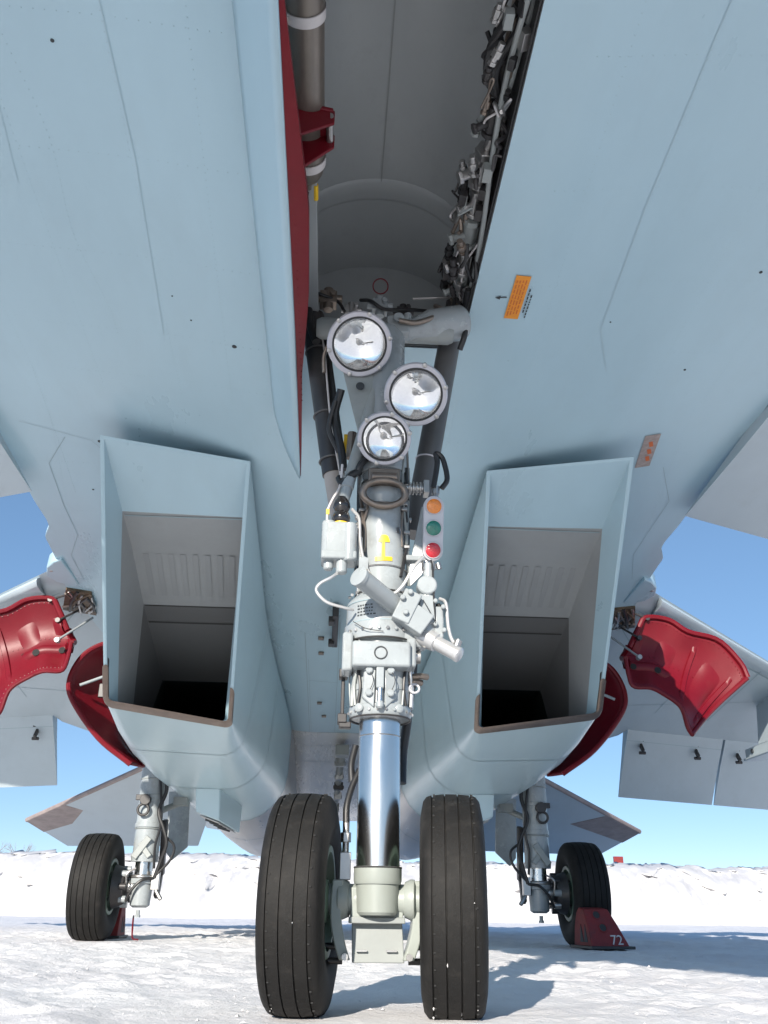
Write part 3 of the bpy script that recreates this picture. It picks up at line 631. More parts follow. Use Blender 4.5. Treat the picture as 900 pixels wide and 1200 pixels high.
# --- wings, flaps, slats, canards, tail
def zw(y): return 2.835 - .147 * (y - 4.35)
for s in (-1, 1):
    wm = MB(); rs = []
    def LE(x): return interp(x, [1.9, 2.55, 2.66, 7.35], [3.8, 4.28, 4.38, 8.3])
    def hinge(x): return interp(x, [1.9, 2.65, 3.40, 3.45, 5.8, 7.35], [9.5, 9.0, 8.0, 7.8, 8.3, 9.2])
    for x in [1.9, 2.2, 2.45, 2.55, 2.66, 2.8, 3.1, 3.40, 3.45, 3.7, 4.2, 4.8, 5.4, 6.2, 7.0, 7.35]:
        a, b = LE(x), hinge(x); c = b - a; th = .24 * interp(x, [1.9, 7.35], [1, .35]); ring = []
        for t in (0, .012, .04, .1, .2, .35, .55, .8, 1): ring.append(Vector((s * x, a + c * t, zw(a + c * t) + th * .34 * (1 - min(1, t / .12)) ** 2)))
        for t in (1, .8, .55, .35, .2, .1, .04, .012): ring.append(Vector((s * x, a + c * t, zw(a + c * t) + .03 + th * math.sqrt(min(1, t / .35)) * (1 if t < .35 else 1 - .75 * (t - .35) / .65))))
        rs.append(ring)
    wm.rings(rs, True, True, True)
    wing = link('wing', wm, 'wing_paint', jet, sharp=50, label='swept wing with its flaps lowered, %s of the picture' % ('left' if s < 0 else 'right'))
    zwf = lambda x, y: zw(y)
    for pts, w in [([(s * 2.6, 4.62), (s * 4.6, 6.2), (s * 6.5, 7.6)], .012), ([(s * 2.5, 4.9), (s * 2.9, 5.6), (s * 3.3, 6.2)], .01), ([(s * 3.0, 7.0), (s * 5.0, 6.7)], .008), ([(s * 4.3, 5.8), (s * 4.3, 7.4)], .01), ([(s * 3.6, 5.3), (s * 3.6, 7.2)], .007)]:
        st = MB(); strip(st, pts, w, .003, zwf); link('panel_seam', st, 'seam', wing, recalc=False)
    # flap, lowered: two spans
    for xa, xb in ((3.46, 4.76), (4.79, 6.3)):
        fm = MB(); rs = []
        for x in (xa, (xa + xb) / 2, xb):
            h0 = Vector((s * x, hinge(x) + .01, zw(hinge(x)) + .05)); d = Vector((0, .60, -.78)).normalized(); n_ = Vector((0, -.78, -.60)).normalized()
            ring = [h0 + d * c - n_ * (-.0) + n_ * t_ for c, t_ in ((0, .05), (.12, .045), (.4, .02), (.97, .0), (.97, -.012), (.4, -.07), (.1, -.12), (0, -.08))]
            rs.append(ring)
        fm.rings(rs, True, True, True); fl = link('flap', fm, 'wing_paint', wing, sharp=30)
        for x in (xa + .2, xa + .95):
            if x > xb: continue
            h0 = Vector((s * x, hinge(x) + .01, zw(hinge(x)) + .05)) + Vector((0, -.78, -.60)).normalized() * .045 + Vector((0, .60, -.78)).normalized() * .22
            b_ = MB(); b_.box(h0, (.03, .05, .20), Matrix.Rotation(R(-38), 3, 'X')); b_.cyl(h0 + Vector((-.04, -.02, -.09)), h0 + Vector((.04, -.02, -.09)), .02, n=8); b_.cyl(h0 + Vector((-.05, -.02, .06)), h0 + Vector((.03, -.02, .06)), .016, n=8)
            link('flap_bracket', b_, 'dark_brace', wing, bevel=.004)
        st = MB(); x0, x1 = s * xa, s * xb
        fz = lambda c: Vector((0, hinge(abs(x0)) + .01, zw(hinge(abs(x0))) + .05)) + Vector((0, .60, -.78)).normalized() * c + Vector((0, -.78, -.60)).normalized() * .041
        link('panel_seam', st.add([fz(.16) + Vector((x0, 0, 0)), fz(.172) + Vector((x0, 0, 0)), fz(.172) + Vector((x1, hinge(xb) - hinge(xa), zw(hinge(xb)) - zw(hinge(xa)))), fz(.16) + Vector((x1, hinge(xb) - hinge(xa), zw(hinge(xb)) - zw(hinge(xa))))], [(0, 1, 2, 3)]), 'seam', wing, recalc=False)
    # leading edge slat
    sl = MB(); rs = []
    for x in (2.75, 3.2, 4.0, 5.0, 6.2, 7.2):
        a = LE(x); k = interp(x, [2.6, 7.2], [1, .55])
        rs.append([Vector((s * x, a + dy * k, zw(a) + dz * k)) for dy, dz in ((.34, -.020), (.12, -.032), (.0, -.022), (-.035, .012), (-.02, .04), (.06, .075), (.12, .06), (.14, .0), (.34, -.008))])
    sl.rings(rs, True, True, True); link('slat', sl, 'wing_paint', wing, sharp=60)
    # wing root nub beside the leading edge
    nb = MB(); Q = [(2.285, 3.55), (2.37, 3.62), (2.45, 3.74), (2.50, 3.92), (2.46, 4.05), (2.36, 4.14), (2.28, 4.1)]
    nb.prism([(s * a, b, 2.705 - .02 * (b - 3.55)) for a, b in Q], (0, .02, .13)); link('root_fairing', nb, 'blue_paint', wing, bevel=.012)
    lt = MB(); lt.lathe((s * 2.43, 3.80, 2.705), (0, -.3, -1), [(-.02, .018), (.0, .02), (.008, .012), (.010, .002)], 14); link('root_fastener', lt, 'steel', wing)
    # missile rail
    if s > 0:
        rl = MB(); rl.box((4.72, 6.35, 1.985), (.13, 1.9, .11)); rl.box((4.72, 6.35, 1.92), (.20, 1.9, .03)); py = link('launch_rail', rl, 'wing_paint', wing, bevel=.012, label='grey launch rail hanging under the wing')
        rl = MB(); rl.prism([(4.68, 5.6, 2.04), (4.68, 7.0, 2.04), (4.68, 6.9, 2.48), (4.68, 5.7, 2.64)], (.08, 0, 0)); link('pylon', rl, 'wing_paint', wing, bevel=.01)
        for yy in (6.5, 7.1):
            b_ = MB(); b_.cyl((4.64, yy, 1.99), (4.80, yy, 1.99), .025, n=10); link('rail_bolt', b_, 'ink', wing)
    # canard, trailing edge drooped
    cm = MB(); rs = []
    for t in (0, .25, .5, .75, 1):
        x = 2.115 + 1.15 * t; a = .15 + 1.75 * t; b = 2.22 + .56 * t + .03; tk = .10 * (1 - .6 * t)
        zz = lambda y: 2.80 - .062 * (y - .2) + .05 * t
        rs.append([Vector((s * (x + (.0 if t else .03 * 0)), a + (b - a) * u, zz(a + (b - a) * u) + d_ * tk)) for u, d_ in ((0, 0), (.05, -.22), (.3, -.4), (.6, -.3), (1, -.02), (1, .02), (.6, .35), (.3, .5), (.05, .3))])
    cm.rings(rs, True, True, True); link('canard', cm, 'wing_paint', jet, sharp=50, label='canard foreplane at the edge of the wing root, %s of the picture' % ('left' if s < 0 else 'right'))
    # stabilator
    P = [(1.95, 8.0, 1.97), (4.57, 11.02, 1.40), (4.27, 12.25, 1.14), (2.2, 12.15, 1.17), (1.95, 11.0, 1.45)]
    sm = MB(); sm.prism([(s * x, y, z) for x, y, z in P], (0, 0, .05)); st_ = link('stabilator', sm, 'wing_paint', jet, bevel=.012, label='drooping tailplane with brown tip, %s of the picture' % ('left' if s < 0 else 'right'))
    a, b, c = Vector(P[0]), Vector(P[1]), Vector(P[2]); T = [b, a.lerp(b, .72), a.lerp(b, .70).lerp(Vector(P[3]), .24), c.lerp(b, .60)]
    tm = MB(); tm.prism([(s * p.x, p.y, p.z - .006) for p in T], (0, 0, .012)); link('tip_patch', tm, 'tip_brown', st_, bevel=.003, label='bare brown patch on the tailplane tip')
    e_ = MB(); e_.tube([(s * p.x, p.y, p.z + .02) for p in (a, a.lerp(b, .5), b)], .035, 8, smooth=False); link('leading_edge', e_, 'tip_brown', st_)
    # tail fin and ventral fin
    fm = MB(); fm.prism([(s * 1.95, 8.0, 2.3), (s * 2.2, 10.9, 5.3), (s * 2.2, 12.0, 5.3), (s * 1.95, 11.6, 2.2)], (s * .07, 0, 0)); link('tail_fin', fm, 'wing_paint', jet, bevel=.02)
    bm_ = MB(); bm_.rings([[Vector((s * x, y, z)) for x, z in ((1.6, z0), (2.15, z0 + .08), (2.2, z1), (1.6, z1 + .1))] for y, z0, z1 in ((6.5, 2.0, 2.5), (8, 1.80, 2.35), (10, 1.55, 2.1), (12.6, 1.4, 1.9))], True, True, True); link('tail_boom', bm_, 'belly_paint', jet, sharp=50)

# arrester hook and belly fittings between the nacelles
hk = MB(); hk.cyl((-.02, 8.2, 2.08), (-.06, 10.4, 1.66), .05, .035, n=12); hk.box((-.02, 8.15, 2.05), (.16, .25, .12)); hk.box((-.06, 10.45, 1.62), (.10, .16, .12))
hook = link('arrester_hook', hk, 'gear_grey', jet, bevel=.008)
for y, z, w in ((8.6, 2.02, .12), (9.1, 1.92, .10), (9.5, 1.84, .12), (9.9, 1.76, .09)):
    b_ = MB(); b_.box((-.035, y, z - .04), (w, .12, .1)); b_.cyl((-.035 - w * .6, y, z - .05), (-.035 + w * .6, y, z - .05), .025, n=8); link('hook_fitting', b_, random.choice(['steel', 'dark_brace', 'gear_white']), hook, bevel=.005)
for x, y in ((-.28, 5.0), (-.28, 4.6), (-.30, 6.6), (-.25, 7.1)):
    b_ = MB(); b_.box((x, y, zb(x, y) - .01), (.05, .06, .02)); link('belly_fitting', b_, 'brown_steel', jet, bevel=.004)
b_ = MB(); b_.box((-.16, 4.2, zb(0, 4.2) - .05), (.05, .9, .10)); b_.box((-.19, 3.9, zb(0, 4.2) - .09), (.05, .12, .05)); b_.box((-.19, 4.5, zb(0, 4.2) - .10), (.05, .1, .05)); link('belly_latch', b_, 'dark_brace', jet, bevel=.006)

# --- main landing gear
def tyre_profile(Rr, w, grooves, gw, gd, hubr):
    P = [(-w * .36, hubr), (-w * .44, hubr + (Rr - hubr) * .12), (-w * .50, hubr + (Rr - hubr) * .42), (-w * .495, hubr + (Rr - hubr) * .62), (-w * .455, Rr - (Rr - hubr) * .14), (-w * .40, Rr - (Rr - hubr) * .055)]
    xs_ = sorted(grooves); c = lambda x: Rr - (Rr - hubr) * .05 * (abs(x) / (w * .42)) ** 2.2
    prev = -w * .34
    P.append((prev, c(prev)))
    for gx_ in xs_:
        P += [(gx_ - gw / 2, c(gx_)), (gx_ - gw / 2 + .0012, c(gx_) - gd), (gx_ + gw / 2 - .0012, c(gx_) - gd), (gx_ + gw / 2, c(gx_))]
    P.append((w * .34, c(w * .34)))
    P += [(-x, r) for x, r in reversed(P[:6])]
    return P
def make_wheel(name, loc, Rr, w, grooves, hubr, rz, inner, parent, rim_mat, label):
    e = empty(name, loc, rz); e.parent = parent; e['label'] = label
    t = MB(); t.lathe((0, 0, 0), (1, 0, 0), tyre_profile(Rr, w, grooves, .005 if Rr < .4 else .008, .006 if Rr < .4 else .008, hubr), 96, cap0=False, cap1=False)
    link('tyre', t, 'rubber', e, sharp=45, recalc=True)
    r_ = MB(); r_.lathe((0, 0, 0), (1, 0, 0), [(-w * .40, hubr * 1.04), (-w * .43, hubr * 1.02), (-w * .43, hubr * .90), (-w * .30, hubr * .84), (-w * .22, hubr * .45), (-w * .40, hubr * .38), (-w * .42, hubr * .2), (-w * .42, .002)], 48, cap0=False, cap1=True)
    r_.lathe((0, 0, 0), (1, 0, 0), [(w * .40, hubr * 1.04), (w * .43, hubr * 1.02), (w * .43, hubr * .90), (w * .30, hubr * .84), (w * .22, hubr * .45), (w * .40, hubr * .38), (w * .42, hubr * .2), (w * .42, .002)], 48, cap0=False, cap1=True)
    link('rim', r_, rim_mat, e, sharp=30)
    for k in range(9):
        a = 2 * math.pi * k / 9
        hol = MB(); hol.lathe((inner * w * .265, math.cos(a) * hubr * .64, math.sin(a) * hubr * .64), (inner, 0, 0), [(0, hubr * .13), (.004, hubr * .13)], 12); link('rim_hole', hol, 'ink', e)
    return e
NW = .19; ST = R(-7)     # steering angle of the nose wheels
nose_wheels = []
for sx in (-1, 1):
    ax = Vector((math.cos(ST) * sx * .228, math.sin(ST) * sx * .228, 0))
    wv = make_wheel('nose_wheel', (ax.x, ax.y, .300), .312, NW, [-.058, -.02, .02, .058], .155, ST, -sx, jet, 'hub_green', 'ribbed black nose wheel, %s of the pair' % ('left' if sx < 0 else 'right'))
    nose_wheels.append(wv)
    random.seed(5 + sx)
    sn = MB()
    for k in range(9):
        a = random.uniform(R(150), R(275)) ; x = random.choice([-.058, -.02, .02, .058]) + random.uniform(-.006, .006); rr = .309
        if random.random() < .5: a = random.uniform(R(240), R(290))
        c = Vector((x, math.cos(a) * rr, math.sin(a) * rr)); q = random.uniform(.001, .003)
        sn.add([c + Vector(d) * q * random.uniform(.6, 1.4) for d in ((1, 0, 0), (-1, 0, 0), (0, 1, 0), (0, -1, 0), (0, 0, 1.8), (0, 0, -1.8))], [(0, 2, 4), (2, 1, 4), (1, 3, 4), (3, 0, 4), (2, 0, 5), (1, 2, 5), (3, 1, 5), (0, 3, 5)])
    q = link('snow_crumbs', sn, 'snow', wv); q['kind'] = 'stuff'
    vents = MB()
    for k in range(40):
        a = 2 * math.pi * k / 40
        for x in (-.058, -.02, .02, .058): vents.box((x + .005, math.cos(a + x * 9) * .309, math.sin(a + x * 9) * .309), (.006, .004, .004))
    q = link('tread_nubs', vents, 'groove', wv); q['kind'] = 'stuff'
for s in (-1, 1):
    side_l = 'left' if s < 0 else 'right'
    mg = MB(); x = s * 1.855
    mg.lathe((x, 6.04, .66), (0, 0, 1), [(0, .125), (.05, .130), (.052, .120), (.30, .118), (.302, .128), (.34, .128), (.342, .120), (.56, .118), (.562, .127), (.60, .127), (.602, .121), (1.1, .121)], 28)
    leg = link('main_gear_leg', mg, 'gear_white', jet, sharp=40, label='grey main gear leg, %s of the picture' % side_l)
    c_ = MB(); c_.cyl((x, 6.04, .44), (x, 6.04, .70), .082, n=24); link('piston', c_, 'chrome', leg)
    c_ = MB(); c_.lathe((x, 6.04, .27), (0, 0, 1), [(0, .06), (.02, .09), (.20, .10), (.205, .118), (.25, .118), (.255, .09)], 24); c_.cyl((x, 6.0, .25), (x, 6.0, .20), .018, n=8); c_.cyl((x, 6.0, .21), (x, 6.0, .19), .026, n=8); link('axle_block', c_, 'gear_white', leg, sharp=40)
    c_ = MB(); c_.cyl((x, 6.04, .445), (s * 2.25, 6.04, .445), .06, n=20); link('axle', c_, 'steel', leg)
    c_ = MB(); c_.lathe((s * 1.98, 6.04, .445), (s, 0, 0), [(0, .09), (.02, .15), (.06, .17), (.12, .19)], 28); link('brake_plate', c_, 'dark_brace', leg)
    for k in range(8):
        a = 2 * math.pi * k / 8; b_ = MB(); o = Vector((s * 1.97, 6.04 + .15 * math.cos(a), .445 + .15 * math.sin(a))); b_.cyl(o, o + Vector((s * .06, 0, 0)), .03, n=10); link('brake_cylinder', b_, random.choice(['steel', 'gear_white', 'dark_brace']), leg)
    tk = MB(); tk.box((x - s * .13, 6.2, .80), (.05, .10, .5), Matrix.Rotation(R(12), 3, 'X')); tk.box((x - s * .12, 6.22, .50), (.05, .08, .3), Matrix.Rotation(R(-20), 3, 'X')); link('torque_link', tk, 'dark_brace', leg, bevel=.01)
    cl = MB(); cl.cyl((x + s * .03, 5.94, 1.20), (x + s * .03, 5.86, 1.20), .05, n=14); cl.torus((x + s * .04, 5.88, 1.11), (0, 1, 0), .05, .014, 18, 6); cl.box((x + s * .07, 5.90, 1.22), (.10, .05, .05)); link('tow_ring', cl, 'dark_brace', leg, bevel=.004)
    wd = MB(); wd.box((x + s * .02, 5.91, .78), (.06, .03, .22), Matrix.Rotation(R(s * -35), 3, 'Y')); wd.box((x - s * .01, 5.92, .76), (.05, .03, .16), Matrix.Rotation(R(s * 40), 3, 'Y')); link('web_bracket', wd, 'gear_grey', leg, bevel=.006)
    cp = MB(); cp.torus((x, 6.04, .53), (0, 0, 1), .105, .02, 24, 8); cp.box((x - s * .13, 5.98, .50), (.07, .07, .16)); cp.cyl((x - s * .14, 5.98, .42), (x - s * .20, 5.95, .34), .02, n=8); link('hose_clamp', cp, 'steel', leg, bevel=.004)
    for pts, r, mt in [([(x - s * .10, 5.95, 1.50), (x - s * .15, 5.93, 1.30), (x - s * .10, 5.92, 1.1), (x - s * .16, 5.92, .95), (x - s * .20, 5.93, .82), (x - s * .16, 5.95, .66), (x - s * .12, 5.95, .52)], .018, 'black_hose'),
                       ([(x - s * .07, 5.93, 1.45), (x - s * .11, 5.92, 1.2), (x - s * .13, 5.92, .98), (x - s * .10, 5.93, .8), (x - s * .11, 5.94, .6)], .012, 'black_hose'),
                       ([(x - s * .12, 5.95, .52), (x - s * .02, 5.90, .50), (x + s * .06, 5.90, .42), (x + s * .11, 5.92, .32)], .013, 'black_hose'),
                       ([(x - s * .18, 5.95, .88), (x - s * .27, 5.95, .80), (x - s * .25, 5.95, .68), (x - s * .14, 5.95, .55)], .012, 'black_hose'),
                       ([(x + s * .05, 5.92, .6), (x + s * .12, 5.90, .55), (x + s * .12, 5.92, .45)], .009, 'steel')]:
        h = MB(); h.tube(pts, r, 8); link('brake_hose', h, mt, leg)
    for z in (.95, 1.25, 1.4):
        k_ = MB(); k_.torus((x, 6.04, z), (0, 0, 1), .123, .006, 24, 6); link('hose_band', k_, 'gear_grey', leg)
    make_wheel('main_wheel', (s * 2.265, 6.04, .447), .458, .335, [-.105, -.055, 0, .055, .105], .235, 0, -s, jet, 'hub_green', 'large black main wheel, %s of the picture' % side_l)
    # small white gear door plate behind the leg
    gp = MB(); gp.prism([(s * 1.80, 6.62, 1.36), (s * 1.58, 6.58, 1.36), (s * 1.55, 6.58, .83), (s * 1.70, 6.60, .70), (s * 1.77, 6.62, .78)], (0, .02, 0)); link('gear_door_plate', gp, 'gear_white', jet, bevel=.006)
    st = MB(); st.cyl((s * 1.55, 6.3, 1.25), (s * 1.82, 6.1, 1.10), .03, n=10); st.box((s * 1.6, 6.2, 1.22), (.14, .12, .08)); link('side_brace', st, 'gear_grey', jet, bevel=.006)
    # big red door of the main wheel bay
    top = smooth_path([(2.623, 5.05, 2.574), (2.74, 5.05, 2.78), (2.821, 5.05, 2.875), (3.036, 5.05, 2.856), (3.212, 5.05, 2.745), (3.496, 5.06, 2.675), (3.68, 5.06, 2.465), (3.731, 5.06, 2.319)], 8)
    bot = smooth_path([(2.525, 4.90, 2.42), (2.535, 4.90, 2.27), (2.572, 4.90, 2.163), (2.72, 4.88, 2.15), (2.842, 4.90, 2.10), (2.986, 4.90, 1.988), (3.034, 4.92, 1.813), (3.073, 4.94, 1.754)], 8)
    F = .945
    top, bot = [[Vector((-.158 + (p.x + .158) * F, -2.92 + (p.y + 2.92) * F, .275 + (p.z - .275) * F)) for p in q_] for q_ in (top, bot)]
    def dp(u, v):
        i = u * (len(top) - 1); a, b = int(i), min(int(i) + 1, len(top) - 1); f_ = i - a
        p = top[a].lerp(top[b], f_); q = bot[a].lerp(bot[b], f_); r_ = p.lerp(q, v)
        return Vector((s * r_.x, r_.y + .16 * math.sin(math.pi * v), r_.z))
    dm = MB(); dm.grid(dp, 40, 16); rdoor = link('main_wheel_door', dm, 'red_paint', jet, solid=.02, sharp=60, label='big curved main wheel door with red inner face, %s of the picture' % side_l)
    for edge in (0, 1):
        fm = MB(); fm.tube([dp(i / 30, edge) + Vector((0, -.012, 0)) for i in range(31)], .018 if edge else .024, 8, smooth=False); link('door_flange', fm, 'red_paint', rdoor)
    for uu in (0, 1):
        fm = MB(); fm.tube([dp(uu, i / 12) + Vector((0, -.012, 0)) for i in range(13)], .022, 8, smooth=False); link('door_flange', fm, 'red_paint', rdoor)
    def rib(u0, v0, u1, v1, wd, hg):
        rb_ = MB(); rs = []
        a, b = dp(u0, v0), dp(u1, v1); d_ = (b - a).normalized(); sd_ = d_.cross(Vector((0, 1, 0))).normalized() * wd
        for i in range(21):
            t = i / 20; p = dp(u0 + (u1 - u0) * t, v0 + (v1 - v0) * t); k_ = math.sin(math.pi * min(1, t * 6, (1 - t) * 6) / 2)
            rs.append([p - sd_, p - sd_ * .6 + Vector((0, -hg * k_, 0)), p + sd_ * .6 + Vector((0, -hg * k_, 0)), p + sd_])
        rb_.rings(rs, True, True, True); link('door_rib', rb_, 'red_paint', rdoor, sharp=60)
    rib(.16, .68, .60, .66, .055, .035); rib(.64, .12, .70, .92, .03, .03); rib(.05, .15, .12, .9, .03, .02); rib(.90, .12, .90, .92, .03, .025)
    def bulge(u0, v0, ru, rv_, hg):
        b_ = MB(); b_.grid(lambda a, b: (lambda uu, vv, k_: dp(uu, vv) + Vector((0, -.008 - hg * k_, 0)))(u0 + (2 * a - 1) * ru, v0 + (2 * b - 1) * rv_, max(0, 1 - (2 * a - 1) ** 2) * max(0, 1 - (2 * b - 1) ** 2)), 10, 10); link('door_pressing', b_, 'red_paint', rdoor, sharp=80)
    bulge(.24, .34, .09, .12, .045); bulge(.50, .40, .08, .16, .02); bulge(.79, .50, .07, .26, .035)
    for uu, v, r_ in ((.28, .68, .028), (.48, .67, .03)):
        p = dp(uu, v) + Vector((0, -.037, 0)); b_ = MB(); b_.lathe(p, (0, -1, .1), [(0, r_), (.003, r_)], 16); link('lightening_hole', b_, 'groove', rdoor)
    rv = MB()
    for v in (.06, .5, .94):
        for k in range(34): rv.lathe(dp(.03 + .94 * k / 33, v) + Vector((0, -.012, 0)), (0, -1, 0), [(0, .006), (.004, .004)], 6)
    q = link('door_rivets', rv, 'red_paint', rdoor); q['kind'] = 'stuff'
    # red crescent door on the nacelle's flank
    oa = smooth_path([(1.98, 4.62, 2.36), (2.16, 4.60, 2.33), (2.31, 4.60, 2.22), (2.385, 4.60, 2.02), (2.33, 4.60, 1.84), (2.08, 4.62, 1.545), (1.80, 4.66, 1.345)], 6)
    ia = smooth_path([(1.90, 4.95, 2.30), (1.98, 4.95, 2.28), (2.06, 4.95, 2.18), (2.10, 4.95, 2.02), (2.06, 4.95, 1.84), (1.95, 4.95, 1.58), (1.76, 4.95, 1.38)], 6)
    cd = MB(); cd.grid(lambda u, v: (lambda p, q: Vector((s * (p.x + (q.x - p.x) * v), p.y + (q.y - p.y) * v + .10 * math.sin(math.pi * v * .5), p.z + (q.z - p.z) * v)))(oa[round(u * (len(oa) - 1))], ia[round(u * (len(ia) - 1))]), len(oa) - 1, 8)
    cd.grid(lambda u, v: (lambda p, q: Vector((s * (p.x + (q.x - p.x) * v), p.y + (q.y - p.y) * v + .03, p.z + (q.z - p.z) * v)))(ia[round(u * (len(oa) - 1))], Vector((1.70, 5.05, interp(u, [0, 1], [2.3, 1.45])))), len(oa) - 1, 3)
    cdo = link('flank_door', cd, 'red_paint', jet, solid=.015, sharp=60, label='curved red wheel door against the nacelle flank, %s of the picture' % side_l)
    fm = MB(); fm.tube([Vector((s * p.x, p.y - .008, p.z)) for p in oa], .022, 8, smooth=False); link('door_flange', fm, 'red_paint', cdo)
    ac = MB(); ac.cyl((s * 2.30, 4.62, 1.98), (s * 1.95, 4.72, 2.16), .013, n=10); ac.cyl((s * 2.12, 4.65, 2.07), (s * 1.88, 4.75, 2.20), .03, n=12); link('door_actuator', ac, 'gear_white', cdo)
    b_ = MB(); b_.box((s * 2.12, 4.72, 1.96), (.08, .04, .12)); b_.cyl((s * 2.05, 4.68, 1.90), (s * 2.05, 4.78, 1.90), .035, n=12); link('door_bracket', b_, 'dark_brace', cdo, bevel=.006)
    # open wheel bay above the doors, full of looms
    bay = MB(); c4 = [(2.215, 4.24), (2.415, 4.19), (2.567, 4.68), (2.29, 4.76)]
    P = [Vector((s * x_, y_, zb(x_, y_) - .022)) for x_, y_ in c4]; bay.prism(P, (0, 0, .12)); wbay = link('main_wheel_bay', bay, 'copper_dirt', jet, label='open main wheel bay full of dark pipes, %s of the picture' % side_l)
    random.seed(21)
    for k in range(14):
        u0, u1, v0 = random.random(), random.random(), random.random()
        a = P[0].lerp(P[1], u0).lerp(P[3].lerp(P[2], u0), v0 * .3); b = P[0].lerp(P[1], u1).lerp(P[3].lerp(P[2], u1), .7 + .3 * random.random()); m_ = a.lerp(b, .5) + Vector((random.uniform(-.05, .05), random.uniform(-.05, .05), -random.uniform(.0, .012)))
        h = MB(); h.tube([a, m_, b], random.uniform(.006, .016), 6); link('bay_pipe', h, random.choice(['black_hose', 'copper_dirt', 'brown_steel', 'steel', 'dark_brace']), wbay)
    for a, b in (((2.45, 4.55, 2.78), (2.66, 4.6, 2.72)), ((2.30, 4.7, 2.60), (2.50, 4.46, 2.32)), ((2.40, 4.65, 2.66), (2.55, 4.55, 2.52))):
        h = MB(); h.cyl((s * a[0], a[1], a[2]), (s * b[0], b[1], b[2]), .010, n=8); h.cyl((s * b[0], b[1] - .02, b[2]), (s * b[0], b[1] + .03, b[2]), .022, n=8); link('door_rod', h, 'gear_white' if a[1] == 4.7 else 'dark_brace', rdoor)

# --- nose landing gear
ng = MB()
ng.lathe((0, 0, 1.20), (0, 0, 1), [(0, .086), (.16, .086), (.17, .082), (.42, .082), (.43, .087), (.46, .087), (.47, .080), (1.16, .076), (1.20, .05)], 36)
leg = link('nose_gear_leg', ng, 'gear_white', jet, sharp=40, label='white nose gear leg carrying landing lights and actuators')
c_ = MB(); c_.lathe((0, 0, .385), (0, 0, 1), [(0, .0675), (.50, .0675)], 48); link('piston', c_, 'chrome', leg, label='polished steel oleo piston')
c_ = MB(); c_.torus((0, 0, .79), (0, 0, 1), .0665, .0022, 48, 6); link('piston_mark', c_, 'steel', leg)
c_ = MB(); c_.lathe((0, 0, .262), (0, 0, 1), [(0, .055), (.008, .062), (.085, .066), (.086, .071), (.094, .074), (.132, .074), (.136, .070)], 40); link('piston_cap', c_, 'pale_olive', leg, sharp=35)
# outer cylinder and clamp collar
c_ = MB(); c_.lathe((0, 0, .845), (0, 0, 1), [(0, .075), (.002, .097), (.012, .104), (.035, .104), (.040, .098), (.085, .098), (.088, .101), (.105, .101), (.108, .098), (.205, .098), (.208, .101), (.225, .101), (.228, .096), (.29, .096)], 44); link('outer_cylinder', c_, 'gear_white', leg, sharp=35)
c_ = MB(); c_.lathe((0, 0, 1.095), (0, 0, 1), [(0, .098), (.004, .123), (.055, .128), (.058, .122), (.14, .120), (.15, .112), (.175, .088)], 44); link('steering_collar', c_, 'gear_white', leg, sharp=35)
for z in (1.156, 1.225):
    c_ = MB(); c_.torus((0, 0, z), (0, 0, 1), .1215, .0016, 44, 6); link('collar_line', c_, 'seam', leg)
random.seed(9); tx = MB()
for r_ in range(4):
    a = -2.35
    while a < -1.85:
        l = random.uniform(.03, .09); z = 1.205 - r_ * .011
        tx.add([(.1225 * math.cos(a), .1225 * math.sin(a), z), (.1225 * math.cos(a + l), .1225 * math.sin(a + l), z), (.1225 * math.cos(a + l), .1225 * math.sin(a + l), z + .005), (.1225 * math.cos(a), .1225 * math.sin(a), z + .005)], [(0, 1, 2, 3)]); a += l + .03
link('data_plate_lettering', tx, 'ink', leg, recalc=False)
b_ = MB(); b_.box((-.005, -.085, 1.035), (.19, .10, .085)); b_.box((-.115, -.05, 1.05), (.035, .10, .13)); b_.box((.095, -.06, 1.05), (.03, .10, .10)); link('clamp_block', b_, 'gear_white', leg, bevel=.008)
c_ = MB(); c_.torus((-.008, -.137, 1.037), (0, -1, 0), .020, .0022, 28, 6); link('lock_ring', c_, 'ink', leg)
c_ = MB(); c_.cyl((.11, -.06, 1.045), (.128, -.06, 1.045), .022, n=18); link('clamp_bolt', c_, 'steel', leg)
# bolted shackle plates down the front of the cylinder
for sx in (-1, 1):
    b_ = MB(); b_.prism([(sx * .014 - .008, -.112, 1.0), (sx * .052 - .008, -.100, 1.0), (sx * .056 - .008, -.098, .90), (sx * .018 - .008, -.112, .865)], (0, .025, 0)); link('shackle_plate', b_, 'gear_white', leg, bevel=.004)
    for z in (.985, .912):
        c_ = MB(); c_.lathe((sx * .035 - .008, -.108, z), (0, -1, 0), [(0, .0125), (.010, .0125), (.013, .009)], 8); link('bolt', c_, 'gear_white', leg)
    c_ = MB(); c_.lathe((sx * .062 - .008, -.078, .868), (sx * .35, -1, 0), [(0, .014), (.012, .014), (.015, .010)], 14); link('bolt', c_, 'gear_white', leg)
b_ = MB(); b_.box((-.008, -.108, .975), (.026, .035, .10)); link('shackle_post', b_, 'gear_white', leg, bevel=.004)
c_ = MB(); c_.cyl((-.008, -.116, .93), (-.008, -.116, .875), .0085, n=14); link('grease_pin', c_, 'chrome', leg)
c_ = MB(); c_.lathe((-.008, -.116, .86), (0, 0, 1), [(0, .008), (.006, .013), (.02, .013), (.024, .009)], 14); link('pin_foot', c_, 'gear_white', leg)
